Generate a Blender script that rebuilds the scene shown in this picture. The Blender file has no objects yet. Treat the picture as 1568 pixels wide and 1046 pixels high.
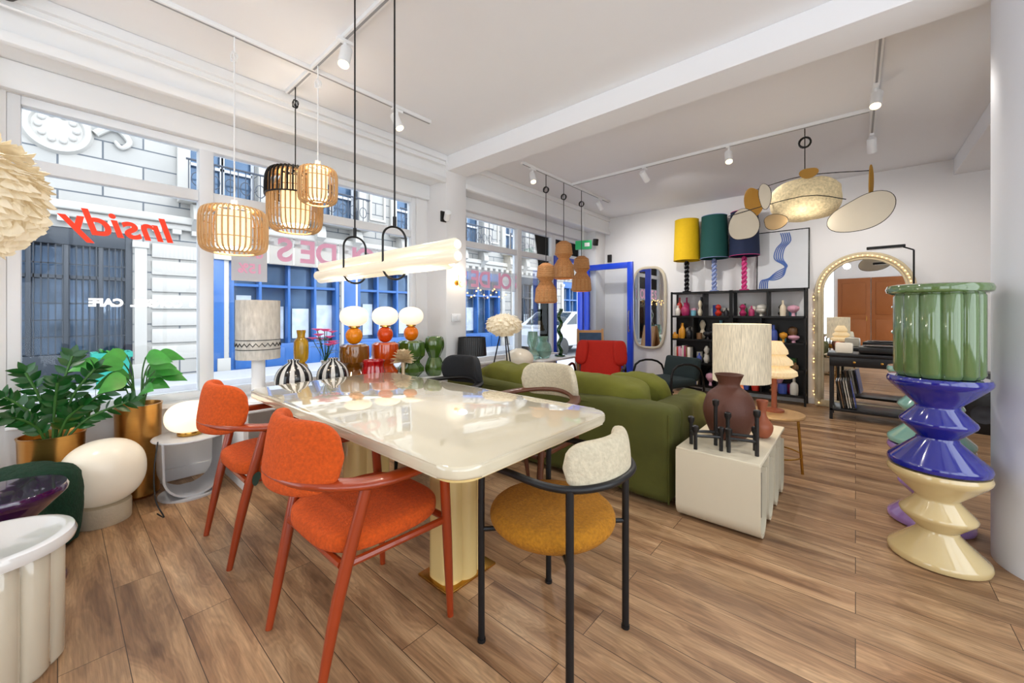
import bpy, bmesh, math, random
from mathutils import Vector, Matrix, noise
random.seed(7)
D=bpy.data
SC=bpy.context.scene
PI=math.pi
def rad(a): return math.radians(a)
def hexc(h):
    h=h.lstrip('#'); c=[int(h[i:i+2],16)/255 for i in (0,2,4)]
    return tuple((x/12.92 if x<=.04045 else ((x+.055)/1.055)**2.4) for x in c)+(1,)
MATS={}
def M(name,col='#ffffff',rough=.5,metal=0,var=.05,vs=6,bump=0,bs=80,emis=0,ecol=None,coat=0,sheen=0,trans=0,stretch=(1,1,1),alpha=1,sub=0):
    if name in MATS: return MATS[name]
    m=D.materials.new(name); m.use_nodes=True; nt=m.node_tree; N=nt.nodes; L=nt.links
    b=N['Principled BSDF']; c=hexc(col)
    tc=N.new('ShaderNodeTexCoord'); mp=N.new('ShaderNodeMapping'); mp.inputs['Scale'].default_value=stretch
    L.new(tc.outputs['Object'],mp.inputs['Vector'])
    n=N.new('ShaderNodeTexNoise'); n.inputs['Scale'].default_value=vs; n.inputs['Detail'].default_value=4
    L.new(mp.outputs[0],n.inputs['Vector'])
    mx=N.new('ShaderNodeMix'); mx.data_type='RGBA'
    mx.inputs[6].default_value=tuple(min(1,x*(1-var)) for x in c[:3])+(1,)
    mx.inputs[7].default_value=tuple(min(1,x*(1+var)) for x in c[:3])+(1,)
    L.new(n.outputs['Fac'],mx.inputs[0]); L.new(mx.outputs[2],b.inputs['Base Color'])
    b.inputs['Roughness'].default_value=rough; b.inputs['Metallic'].default_value=metal
    b.inputs['Coat Weight'].default_value=coat; b.inputs['Coat Roughness'].default_value=.03
    b.inputs['Sheen Weight'].default_value=sheen; b.inputs['Sheen Tint'].default_value=c
    b.inputs['Transmission Weight'].default_value=trans
    b.inputs['Alpha'].default_value=alpha
    if emis:
        b.inputs['Emission Color'].default_value=hexc(ecol or col); b.inputs['Emission Strength'].default_value=emis
        if var>.2:
            em=N.new('ShaderNodeMix'); em.data_type='RGBA'; e_=hexc(ecol or col)
            em.inputs[6].default_value=tuple(x*(1-var) for x in e_[:3])+(1,); em.inputs[7].default_value=e_; L.new(n.outputs['Fac'],em.inputs[0]); L.new(em.outputs[2],b.inputs['Emission Color'])
    if bump:
        n2=N.new('ShaderNodeTexNoise'); n2.inputs['Scale'].default_value=bs; n2.inputs['Detail'].default_value=3
        L.new(mp.outputs[0],n2.inputs['Vector'])
        bp=N.new('ShaderNodeBump'); bp.inputs['Strength'].default_value=bump; bp.inputs['Distance'].default_value=.01
        L.new(n2.outputs['Fac'],bp.inputs['Height']); L.new(bp.outputs[0],b.inputs['Normal'])
    MATS[name]=m; return m

def cat(pts,n,closed=False):
    out=[]; k=len(pts); segs=k if closed else k-1
    g=lambda i: pts[i%k] if closed else pts[max(0,min(k-1,i))]
    for i in range(segs):
        p0,p1,p2,p3=g(i-1),g(i),g(i+1),g(i+2)
        for j in range(n):
            t=j/n
            out.append(tuple(.5*((2*b)+(-a+c)*t+(2*a-5*b+4*c-d)*t*t+(-a+3*b-3*c+d)*t**3) for a,b,c,d in zip(p0,p1,p2,p3)))
    if not closed: out.append(tuple(pts[-1]))
    return out
def rrect(w,h,r,n=6,cx=0,cy=0):
    o=[]
    for (sx,sy,a0) in ((1,1,0),(-1,1,90),(-1,-1,180),(1,-1,270)):
        for i in range(n+1):
            a=rad(a0+90*i/n); o.append((cx+sx*(w/2-r)+r*math.cos(a),cy+sy*(h/2-r)+r*math.sin(a)))
    # remove mirrored winding artefacts by recomputing each corner explicitly
    o=[]
    for (sx,sy,a0) in ((1,1,0),(-1,1,90),(-1,-1,180),(1,-1,270)):
        for i in range(n+1):
            a=rad(a0+90*i/n); o.append((cx+sx*(w/2-r)+r*math.cos(a),cy+sy*(h/2-r)+r*math.sin(a)))
    return o
def blob(w,h,seed=0,amp=.12,n=40):
    rnd=random.Random(seed); ph=[rnd.random()*6.28 for _ in range(3)]
    return [((w/2)*math.cos(t)*(1+amp*math.sin(2*t+ph[0])+amp*.6*math.sin(3*t+ph[1])),(h/2)*math.sin(t)*(1+amp*math.sin(2*t+ph[0])+amp*.6*math.sin(3*t+ph[1]))) for t in [2*PI*i/n for i in range(n)]]
def spow(x,e): return math.copysign(abs(x)**e,x)

class B:
    def __init__(s): s.bm=bmesh.new()
    def box(s,x0,x1,y0,y1,z0,z1,bev=0,seg=2,mat=None):
        m=Matrix.Translation(((x0+x1)/2,(y0+y1)/2,(z0+z1)/2))@Matrix.Diagonal((abs(x1-x0),abs(y1-y0),abs(z1-z0),1))
        if mat is not None: m=mat@m
        r=bmesh.ops.create_cube(s.bm,size=1,matrix=m)
        if bev:
            es=set(e for v in r['verts'] for e in v.link_edges)
            bmesh.ops.bevel(s.bm,geom=list(es),offset=bev,segments=seg,affect='EDGES',profile=.5)
        return s
    def jit(s,amp,sc,cuts=0):
        if cuts: bmesh.ops.subdivide_edges(s.bm,edges=[e for e in s.bm.edges if e.calc_length()>.12],cuts=cuts,use_grid_fill=True)
        s.bm.normal_update()
        mv=[(v,v.normal*amp*(noise.noise(v.co*sc)+.5*noise.noise(v.co*sc*2.3))) for v in s.bm.verts]
        for v,d in mv: v.co+=d
        return s
    def lathe(s,prof,seg=32,c=(0,0,0),fl=None,mat=None,smooth=0):
        if smooth: prof=cat(prof,smooth)
        rings=[]
        for (r,z) in prof:
            ring=[]
            if r<1e-5:
                p=Vector((c[0],c[1],c[2]+z)); p=mat@p if mat is not None else p
                ring=[s.bm.verts.new(p)]
            else:
                for i in range(seg):
                    t=2*PI*i/seg; rr=r*(fl(t,z) if fl else 1)
                    p=Vector((c[0]+rr*math.cos(t),c[1]+rr*math.sin(t),c[2]+z)); p=mat@p if mat is not None else p
                    ring.append(s.bm.verts.new(p))
            rings.append(ring)
        for a,b in zip(rings,rings[1:]):
            if len(a)==1 and len(b)==1: continue
            for i in range(seg):
                j=(i+1)%seg
                if len(a)==1: f=(a[0],b[j],b[i])
                elif len(b)==1: f=(a[i],a[j],b[0])
                else: f=(a[i],a[j],b[j],b[i])
                s.bm.faces.new(f)
        return s
    def ell(s,c,r,e1=1,e2=1,seg=28,rg=16,mat=None):
        def P(u,v):
            cu=spow(math.cos(u),e1)
            p=Vector((c[0]+r[0]*cu*spow(math.cos(v),e2),c[1]+r[1]*cu*spow(math.sin(v),e2),c[2]+r[2]*spow(math.sin(u),e1)))
            return mat@p if mat is not None else p
        bot=s.bm.verts.new(P(-PI/2,0)); top=s.bm.verts.new(P(PI/2,0)); rings=[]
        for i in range(1,rg):
            u=-PI/2+PI*i/rg; rings.append([s.bm.verts.new(P(u,2*PI*j/seg)) for j in range(seg)])
        for j in range(seg):
            k=(j+1)%seg
            s.bm.faces.new((bot,rings[0][k],rings[0][j])); s.bm.faces.new((top,rings[-1][j],rings[-1][k]))
            for a,b in zip(rings,rings[1:]): s.bm.faces.new((a[j],a[k],b[k],b[j]))
        return s
    def tube(s,pts,r,closed=False,seg=8,smooth=0):
        n=len(pts); rs=r if isinstance(r,(list,tuple)) else [r]*n
        q=[tuple(p)+(rs[i],) for i,p in enumerate(pts)]
        if smooth: q=cat(q,smooth,closed)
        P=[Vector(p[:3]) for p in q]; R=[p[3] for p in q]; n=len(P)
        T=[]
        for i in range(n):
            a=P[(i-1)%n] if closed else P[max(0,i-1)]; b=P[(i+1)%n] if closed else P[min(n-1,i+1)]
            d=b-a; T.append(d.normalized() if d.length>1e-9 else Vector((0,0,1)))
        u=T[0].orthogonal().normalized(); rings=[]
        for i in range(n):
            u=(u-T[i]*u.dot(T[i])); u=u.normalized() if u.length>1e-6 else T[i].orthogonal().normalized()
            w=T[i].cross(u)
            rings.append([s.bm.verts.new(P[i]+(u*math.cos(2*PI*k/seg)+w*math.sin(2*PI*k/seg))*R[i]) for k in range(seg)])
        m=n if closed else n-1
        for i in range(m):
            a,b=rings[i],rings[(i+1)%n]
            for k in range(seg):
                l=(k+1)%seg; s.bm.faces.new((a[k],a[l],b[l],b[k]))
        if not closed:
            s.bm.faces.new(list(reversed(rings[0]))); s.bm.faces.new(rings[-1])
        return s
    def band(s,path,a,b,e=.6,seg=16,taper=True,lean=0):
        P=[Vector(p) for p in path]; n=len(P); rings=[]
        for i in range(n):
            t=(P[min(n-1,i+1)]-P[max(0,i-1)]); t.z=0; t.normalize(); nn=Vector((t.y,-t.x,0))
            u=i/(n-1); k=1
            if taper: k=max(.04,(1-abs(2*u-1)**6)**.5)
            k2=.5+.5*k
            ring=[]
            for j in range(seg):
                th=2*PI*j/seg; dz=b*k*spow(math.sin(th),e)
                ring.append(s.bm.verts.new(P[i]+nn*(a*(k if u in(0,1) else k2)*spow(math.cos(th),e)+lean*dz)+Vector((0,0,dz))))
            rings.append(ring)
        for x,y in zip(rings,rings[1:]):
            for j in range(seg):
                l=(j+1)%seg; s.bm.faces.new((x[j],x[l],y[l],y[j]))
        s.bm.faces.new(list(reversed(rings[0]))); s.bm.faces.new(rings[-1])
        return s
    def prism(s,o,z0,z1,mat=None,bev=0,seg=3):
        f=lambda p: (mat@Vector(p) if mat is not None else Vector(p))
        a=[s.bm.verts.new(f((x,y,z0))) for x,y in o]; b=[s.bm.verts.new(f((x,y,z1))) for x,y in o]
        fa=s.bm.faces.new(list(reversed(a))); fb=s.bm.faces.new(b); n=len(o)
        for i in range(n):
            j=(i+1)%n; s.bm.faces.new((a[i],a[j],b[j],b[i]))
        if bev: bmesh.ops.bevel(s.bm,geom=list(set(list(fa.edges)+list(fb.edges))),offset=bev,segments=seg,affect='EDGES',profile=.5)
        return s
    def sheet(s,path,th,c0,c1,mat=None):
        n=len(path); rows=[]
        f=lambda p: (mat@Vector(p) if mat is not None else Vector(p))
        for i in range(n):
            x0,y0=path[max(0,i-1)]; x1,y1=path[min(n-1,i+1)]
            d=Vector((x1-x0,y1-y0)).normalized(); nx,ny=-d.y*th/2,d.x*th/2; x,y=path[i]
            rows.append([s.bm.verts.new(f(p)) for p in ((x+nx,y+ny,c0),(x-nx,y-ny,c0),(x-nx,y-ny,c1),(x+nx,y+ny,c1))])
        for a,b in zip(rows,rows[1:]):
            for j in range(4):
                l=(j+1)%4; s.bm.faces.new((a[j],a[l],b[l],b[j]))
        s.bm.faces.new(rows[0]); s.bm.faces.new(list(reversed(rows[-1])))
        return s
    def leaf(s,base,d,L,W,droop=.3,n=7,fold=.25,pw=.75,roll=0):
        base=Vector(base); d=Vector(d).normalized(); up=Vector((0,0,1))
        side=d.cross(up); side=side.normalized() if side.length>1e-4 else Vector((1,0,0))
        if roll: side=Matrix.Rotation(roll,3,d)@side
        nn=side.cross(d); rows=[]
        for i in range(n+1):
            t=i/n; c=base+d*L*t-up*droop*L*t*t
            w=W/2*math.sin(PI*min(1,max(.02,t**pw)))+.0008
            rows.append([s.bm.verts.new(c-side*w+nn*w*fold),s.bm.verts.new(c),s.bm.verts.new(c+side*w+nn*w*fold)])
        for a,b in zip(rows,rows[1:]):
            s.bm.faces.new((a[0],a[1],b[1],b[0])); s.bm.faces.new((a[1],a[2],b[2],b[1]))
        return s
    def out(s,name,mat,parent=None,loc=(0,0,0),rot=(0,0,0),smooth=38,fix=True):
        if fix: bmesh.ops.recalc_face_normals(s.bm,faces=s.bm.faces)
        me=D.meshes.new(name); s.bm.to_mesh(me); s.bm.free()
        if smooth:
            for p in me.polygons: p.use_smooth=True
            me.set_sharp_from_angle(angle=rad(smooth))
        me.materials.append(mat)
        o=D.objects.new(name,me); SC.collection.objects.link(o); o.location=loc; o.rotation_euler=rot
        if parent: o.parent=parent
        return o
def root(name,loc=(0,0,0),rz=0,s=1):
    o=D.objects.new(name,None); SC.collection.objects.link(o); o.location=loc; o.rotation_euler=(0,0,rad(rz)); o.scale=(s,s,s); o.empty_display_size=.1
    return o
def plight(parent,loc,e,col=(1,.9,.77),r=.05):
    l=D.lights.new('bulb_light','POINT'); l.energy=e; l.color=col; l.shadow_soft_size=r
    o=D.objects.new('bulb_light',l); SC.collection.objects.link(o); o.location=loc; o.parent=parent
def zmat(loc,rx=0,ry=0,rz=0): 
    return Matrix.Translation(loc)@Matrix.Rotation(rad(rz),4,'Z')@Matrix.Rotation(rad(ry),4,'Y')@Matrix.Rotation(rad(rx),4,'X')
YZ=Matrix(((0,0,1,0),(1,0,0,0),(0,1,0,0),(0,0,0,1)))
XZ=Matrix(((1,0,0,0),(0,0,1,0),(0,1,0,0),(0,0,0,1)))

# ---------- materials
white=M('white_paint','#eeeff0',.6,var=.015)
wallm=M('wall_plaster','#ecebeb',.75,var=.02,vs=3,bump=.05,bs=120)
ceilm=M('ceiling_paint','#eff0f3',.8,var=.01)
frame=M('window_frame_white','#edeff2',.4,var=.02)
black=M('black_metal','#0b0b0c',.4,.3)
blackp=M('black_plastic','#121213',.35)
brass=M('brass','#c79a4c',.22,1,var=.06)
gold=M('brushed_gold','#c08f4e',.3,1,var=.08,stretch=(1,1,20))
lit=M('opal_glass_lit','#fff2dc',.3,emis=.7,ecol='#ffe9c8')
litw=M('opal_glass_white','#e9e0cd',.25,emis=.1,ecol='#fff0d8')
bulb=M('bulb','#fff0d0',.3,emis=10,ecol='#ffd9a0')
chrome=M('chrome','#d8d8d8',.1,1)
mirror=M('mirror_glass','#f2f4f4',.01,1,var=0)

def glassmat():
    m=D.materials.new('window_glass'); m.use_nodes=True; nt=m.node_tree; nt.nodes.clear()
    o=nt.nodes.new('ShaderNodeOutputMaterial'); t=nt.nodes.new('ShaderNodeBsdfTransparent'); g=nt.nodes.new('ShaderNodeBsdfGlossy')
    g.inputs['Roughness'].default_value=.01; f=nt.nodes.new('ShaderNodeFresnel'); f.inputs['IOR'].default_value=1.25
    x=nt.nodes.new('ShaderNodeMixShader'); nt.links.new(f.outputs[0],x.inputs[0]); nt.links.new(t.outputs[0],x.inputs[1]); nt.links.new(g.outputs[0],x.inputs[2]); nt.links.new(x.outputs[0],o.inputs[0])
    t.inputs['Color'].default_value=(.97,.985,1,1)
    return m
glass=glassmat()

def floormat():
    m=D.materials.new('oak_plank_floor'); m.use_nodes=True; nt=m.node_tree; N=nt.nodes; L=nt.links; b=N['Principled BSDF']
    tc=N.new('ShaderNodeTexCoord'); sep=N.new('ShaderNodeSeparateXYZ'); cmb=N.new('ShaderNodeCombineXYZ')
    L.new(tc.outputs['Object'],sep.inputs[0]); L.new(sep.outputs['Y'],cmb.inputs['X']); L.new(sep.outputs['X'],cmb.inputs['Y'])
    br=N.new('ShaderNodeTexBrick'); br.inputs['Scale'].default_value=1; br.inputs['Brick Width'].default_value=1.25; br.inputs['Row Height'].default_value=.165
    br.inputs['Mortar Size'].default_value=.0014; br.inputs['Mortar Smooth'].default_value=.2; br.offset=.37; br.inputs['Bias'].default_value=0
    br.inputs['Color1'].default_value=(0,0,0,1); br.inputs['Color2'].default_value=(1,1,1,1); br.inputs['Mortar'].default_value=(.5,.5,.5,1)
    L.new(cmb.outputs[0],br.inputs['Vector'])
    rowid=N.new('ShaderNodeMath'); rowid.operation='MULTIPLY'; rowid.inputs[1].default_value=9.7; L.new(br.outputs['Color'],rowid.inputs[0])
    mp=N.new('ShaderNodeMapping'); mp.inputs['Scale'].default_value=(.9,6,1); L.new(cmb.outputs[0],mp.inputs['Vector'])
    n1=N.new('ShaderNodeTexNoise'); n1.noise_dimensions='4D'; n1.inputs['Scale'].default_value=1.7; n1.inputs['Detail'].default_value=3.5; n1.inputs['Roughness'].default_value=.5; n1.inputs['Distortion'].default_value=.7
    L.new(mp.outputs[0],n1.inputs['Vector']); L.new(rowid.outputs[0],n1.inputs['W'])
    rm=N.new('ShaderNodeMath'); rm.operation='MULTIPLY'; rm.inputs[1].default_value=30; L.new(n1.outputs['Fac'],rm.inputs[0])
    rf=N.new('ShaderNodeMath'); rf.operation='PINGPONG'; rf.inputs[1].default_value=1; L.new(rm.outputs[0],rf.inputs[0])
    mp2=N.new('ShaderNodeMapping'); mp2.inputs['Scale'].default_value=(2.4,60,1); L.new(cmb.outputs[0],mp2.inputs['Vector'])
    n2=N.new('ShaderNodeTexNoise'); n2.noise_dimensions='4D'; n2.inputs['Scale'].default_value=2.2; n2.inputs['Detail'].default_value=8; n2.inputs['Roughness'].default_value=.7; L.new(mp2.outputs[0],n2.inputs['Vector']); L.new(rowid.outputs[0],n2.inputs['W'])
    rp=N.new('ShaderNodeValToRGB'); e=rp.color_ramp.elements
    e[0].position=.3; e[0].color=hexc('#74543a'); e[1].position=.74; e[1].color=hexc('#c0a07c')
    k=e.new(.44); k.color=hexc('#957354'); k=e.new(.56); k.color=hexc('#ab8966')
    L.new(n1.outputs['Fac'],rp.inputs[0])
    mr=N.new('ShaderNodeMix'); mr.data_type='RGBA'; mr.blend_type='MULTIPLY'; mr.inputs[0].default_value=.2; L.new(rp.outputs[0],mr.inputs[6]); L.new(rf.outputs[0],mr.inputs[7])
    mx=N.new('ShaderNodeMix'); mx.data_type='RGBA'; mx.blend_type='OVERLAY'; mx.inputs[0].default_value=.75
    L.new(mr.outputs[2],mx.inputs[6]); L.new(n2.outputs['Fac'],mx.inputs[7])
    mp3=N.new('ShaderNodeMapping'); mp3.inputs['Scale'].default_value=(1,2.2,1); L.new(cmb.outputs[0],mp3.inputs['Vector'])
    vo=N.new('ShaderNodeTexVoronoi'); vo.inputs['Scale'].default_value=1.5; L.new(mp3.outputs[0],vo.inputs['Vector'])
    kr=N.new('ShaderNodeMapRange'); kr.inputs[1].default_value=.0; kr.inputs[2].default_value=.1; kr.inputs[3].default_value=.75; kr.inputs[4].default_value=0; L.new(vo.outputs['Distance'],kr.inputs[0])
    mk=N.new('ShaderNodeMix'); mk.data_type='RGBA'; mk.inputs[7].default_value=hexc('#4d3423'); L.new(mx.outputs[2],mk.inputs[6]); L.new(kr.outputs[0],mk.inputs[0])
    tint=N.new('ShaderNodeMix'); tint.data_type='RGBA'; tint.inputs[6].default_value=(.93,.91,.89,1); tint.inputs[7].default_value=(1.28,1.25,1.22,1); L.new(br.outputs['Color'],tint.inputs[0])
    m2=N.new('ShaderNodeMix'); m2.data_type='RGBA'; m2.blend_type='MULTIPLY'; m2.inputs[0].default_value=1
    L.new(mk.outputs[2],m2.inputs[6]); L.new(tint.outputs[2],m2.inputs[7])
    m3=N.new('ShaderNodeMix'); m3.data_type='RGBA'; m3.inputs[7].default_value=hexc('#3f2e20'); L.new(m2.outputs[2],m3.inputs[6]); L.new(br.outputs['Fac'],m3.inputs[0])
    L.new(m3.outputs[2],b.inputs['Base Color']); b.inputs['Roughness'].default_value=.44; b.inputs['Specular IOR Level'].default_value=.35
    bp=N.new('ShaderNodeBump'); bp.inputs['Strength'].default_value=.12; bp.inputs['Distance'].default_value=.004; L.new(n2.outputs['Fac'],bp.inputs['Height']); L.new(bp.outputs[0],b.inputs['Normal'])
    return m

# ---------- ROOM
XB=6.75; YW=3.8; H=3.0; XR=-2.6; YS=-2.3
B().box(XR,XB,YS,YW+.15,-.1,0).out('floor',floormat(),smooth=0)
B().box(XR-.1,XB+.2,YS-.2,YW+.15,H,H+.2).out('ceiling',ceilm,smooth=0)
B().box(XB,XB+.2,YS-.2,YW+.15,0,H).out('wall_back',wallm,smooth=0)
b=B(); b.box(XR,-2.3,YS-.15,YS,0,H); b.box(2.6,XB,YS-.15,YS,0,H); b.box(-2.3,2.6,YS-.15,YS,0,.3); b.box(-2.3,2.6,YS-.15,YS,2.75,H); b.out('wall_right',wallm,smooth=0)
b=B(); b.box(XR-.15,XR,YS,-2.1,0,H); b.box(XR-.15,XR,-.2,1.45,0,H); b.box(XR-.15,XR,3.5,YW+.15,0,H)
for y0,y1 in((-2.1,-.2),(1.45,3.5)): b.box(XR-.15,XR,y0,y1,0,.3); b.box(XR-.15,XR,y0,y1,2.75,H)
b.out('wall_rear',wallm,smooth=0)
b=B(); b.box(XR,-.2,YW,YW+.15,0,H); b.box(-.2,5.45,YW,YW+.15,0,.58); b.box(-.2,6.4,YW,YW+.15,2.55,H); b.box(6.4,XB,YW,YW+.15,0,H); b.box(2.7,3.2,YW,YW+.15,.58,2.55); b.out('wall_left',wallm,smooth=0)
B().box(2.85,3.15,3.45,YW,0,H,bev=.01).out('wall_column',wallm,smooth=30)
B().box(6.4,XB,3.55,YW,0,H,bev=.01).out('wall_corner_column',wallm,smooth=30)
B().box(-.6,-.26,3.7,YW,0,H,bev=.01).out('wall_end_column',wallm,smooth=30)
B().box(2.87,3.15,YS,3.45,2.83,H,bev=.004).out('ceiling_beam',ceilm,smooth=0)
B().box(XR,XB,-1.25,-.85,2.82,H,bev=.004).out('ceiling_side_beam',ceilm,smooth=0)
b=B()
for x0,x1 in((XR,2.85),(3.15,XB)):
    b.box(x0,x1,3.47,YW,2.72,H); b.box(x0,x1,3.44,3.5,2.93,H,bev=.01); b.box(x0,x1,3.44,3.5,2.69,2.75,bev=.01); b.box(x0,x1,3.74,YW,2.55,2.72,bev=.01)
b.out('trim_1',white,smooth=30)
B().lathe([(0,0),(.28,0),(.28,2.82)],64,(3.1,-.8,0)).out('round_column',M('column_paint','#d9dce3',.55,var=.02),smooth=30)
b=B().box(XB-.015,XB,YS,YW,0,.09,bev=.004); b.out('baseboard_back',white,smooth=0)
b=B().box(-.2,2.85,YW-.015,YW,0,.09,bev=.004); b.box(3.15,5.45,YW-.015,YW,0,.09,bev=.004); b.out('baseboard_left',white,smooth=0)
def window(name,x0,x1,z0,z1,mull,trans,w=.055):
    r=root(name,(0,YW+.06,0)); b=B()
    b.box(x0,x0+w,-.05,.04,z0,z1,bev=.006); b.box(x1-w,x1,-.05,.04,z0,z1,bev=.006)
    b.box(x0+w,x1-w,-.05,.04,z0,z0+w,bev=.006); b.box(x0+w,x1-w,-.05,.04,z1-w,z1,bev=.006)
    for m in mull: b.box(m-.045,m+.045,-.06,.045,z0+w,z1-w,bev=.006)
    for (a,c) in trans: b.box(a,c,-.04,.035,2.1,2.18,bev=.006)
    b.out('frame',frame,r,smooth=30)
    B().box(x0+w,x1-w,0,.006,z0+w,z1-w).out('pane',glass,r,smooth=0)
    return r
window('window_1',-.2,2.7,.58,2.55,[.76],[(-.145,.715),(.805,2.645)])
window('window_2',3.2,5.45,.58,2.55,[4.55],[(3.255,4.505),(4.595,5.395)])
window('window_3',5.45,6.4,2.2,2.55,[],[])
b=B().box(-.2,2.7,3.7,YW,.55,.585,bev=.005); b.box(3.2,5.45,3.7,YW,.55,.585,bev=.005); b.out('trim_2',white,smooth=30)
for nm,y0,y1 in(('added_fill_window_1',1.45,3.5),('added_fill_window_2',-2.1,-.2)):  # rear windows added out of view to let in fill light
    r=root(nm,(XR-.07,0,0)); b=B(); k=(y1-y0-.05)/2
    for i in range(3): b.box(-.04,.04,y0+k*i,y0+k*i+.05,.3,2.75)
    b.box(-.04,.04,y0+.05,y1-.05,.3,.35); b.box(-.04,.04,y0+.05,y1-.05,2.7,2.75); b.out('frame',frame,r,smooth=0)
r=root('added_fill_window_3',(0,YS-.07,0)); b=B()  # right-wall window added behind the camera for more fill light
for i in range(5): b.box(-2.3+i*1.2125,-2.25+i*1.2125,-.04,.04,.3,2.75)
b.box(-2.25,2.55,-.04,.04,.3,.35); b.box(-2.25,2.55,-.04,.04,2.7,2.75); b.out('frame',frame,r,smooth=0)
terra=M('terracotta_panel','#9a5a2a',.5,var=.06)
r=root('door_1',(XR,0,0)); b=B()
for i in range(2):
    y=-.15+i*.78; b.box(0,.04,y,y+.76,.02,2.3,bev=.006); b.box(.04,.055,y+.1,y+.66,.2,1.05,bev=.01); b.box(.04,.055,y+.1,y+.66,1.2,2.15,bev=.01)
b.out('door_leaf',terra,r); b=B()
for i in range(2): b.tube([(.06,-.07+i*.78,1.0),(.1,-.07+i*.78,1.0),(.1,-.07+i*.78,1.15),(.06,-.07+i*.78,1.15)],.008)
b.out('handles',brass,r)
bluep=M('blue_door_paint','#1b44cc',.3,var=.05,coat=.3)
r=root('door_2',(6.33,3.74,0)); b=B()
b.box(-.025,.025,-.93,-.83,.02,2.1,bev=.006); b.box(-.025,.025,-.1,0,.02,2.1,bev=.006); b.box(-.025,.025,-.83,-.1,2.0,2.1,bev=.006); b.box(-.025,.025,-.83,-.1,.02,.45,bev=.006); b.box(-.03,.03,-.8,-.13,.1,.38,bev=.01)
b.out('leaf_frame',bluep,r); B().box(-.004,.004,-.83,-.1,.45,2.0).out('pane',glass,r,smooth=0)
B().tube([(-.03,-.88,.95),(-.08,-.88,.95),(-.08,-.88,1.25),(-.03,-.88,1.25)],.01,smooth=3).out('handle',chrome,r)
b=B(); b.box(5.45,5.53,YW,YW+.1,0,2.2,bev=.005); b.box(6.34,6.4,YW,YW+.1,0,2.2,bev=.005); b.box(5.53,6.34,YW,YW+.1,2.13,2.2,bev=.005); b.out('trim_3',bluep,smooth=30)

# ---------- OUTSIDE
stone=D.materials.new('facade_stone'); stone.use_nodes=True; nt=stone.node_tree; bs=nt.nodes['Principled BSDF']
tc=nt.nodes.new('ShaderNodeTexCoord'); sp=nt.nodes.new('ShaderNodeSeparateXYZ'); cb=nt.nodes.new('ShaderNodeCombineXYZ'); br=nt.nodes.new('ShaderNodeTexBrick')
nt.links.new(tc.outputs['Object'],sp.inputs[0]); nt.links.new(sp.outputs['X'],cb.inputs['X']); nt.links.new(sp.outputs['Z'],cb.inputs['Y']); nt.links.new(cb.outputs[0],br.inputs['Vector'])
br.inputs['Scale'].default_value=1; br.inputs['Brick Width'].default_value=1.1; br.inputs['Row Height'].default_value=.34; br.inputs['Mortar Size'].default_value=.014
br.inputs['Color1'].default_value=hexc('#b5b2ad'); br.inputs['Color2'].default_value=hexc('#a7a6a3'); br.inputs['Mortar'].default_value=hexc('#60656c')
no=nt.nodes.new('ShaderNodeTexNoise'); no.inputs['Scale'].default_value=1.2; no.inputs['Detail'].default_value=8; nt.links.new(tc.outputs['Object'],no.inputs['Vector'])
mx=nt.nodes.new('ShaderNodeMix'); mx.data_type='RGBA'; mx.blend_type='MULTIPLY'; mx.inputs[0].default_value=.3; nt.links.new(br.outputs['Color'],mx.inputs[6]); nt.links.new(no.outputs['Fac'],mx.inputs[7])
nt.links.new(mx.outputs[2],bs.inputs['Base Color']); bs.inputs['Roughness'].default_value=.85
sb=root('street_building',(0,10.5,0)); FX0,FX1,FZ=-9,40,7.2
ops=[(-5.6,-3.2),(-.75,.95),(2.5,5.0),(5.5,8.1),(9.0,11.4),(12.2,14.8),(15.8,18.4),(19.5,22.2),(23.4,26),(27.5,31),(33,37)]
b=B(); x=FX0
for a,c in ops:
    b.box(x,a,0,.5,-.2,2.75); x=c
b.box(x,FX1,0,.5,-.2,2.75); b.box(FX0,FX1,0,.5,2.75,3.55)
ups=[(FX0+1+i*2.45) for i in range(19) if i!=3]; x=FX0
for u in ups:
    b.box(x,u,0,.5,3.55,5.9); x=u+1.25
b.box(x,FX1,0,.5,3.55,5.9); b.box(FX0,FX1,0,.5,5.9,FZ)
b.out('stone_wall',stone,sb,smooth=0)
orn=M('stone_trim','#b3b0ab',.8,bump=.2,bs=20)
b=B(); b.box(FX0,FX1,-.18,0,3.05,3.2,bev=.03); b.box(FX0,FX1,-.1,0,2.93,3.05,bev=.03); b.box(FX0,FX1,-.1,0,5.95,6.1,bev=.03)
for i in range(160): xx=FX0+.15+i*.305; b.box(xx,xx+.14,-.14,0,2.84,2.93)
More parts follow.
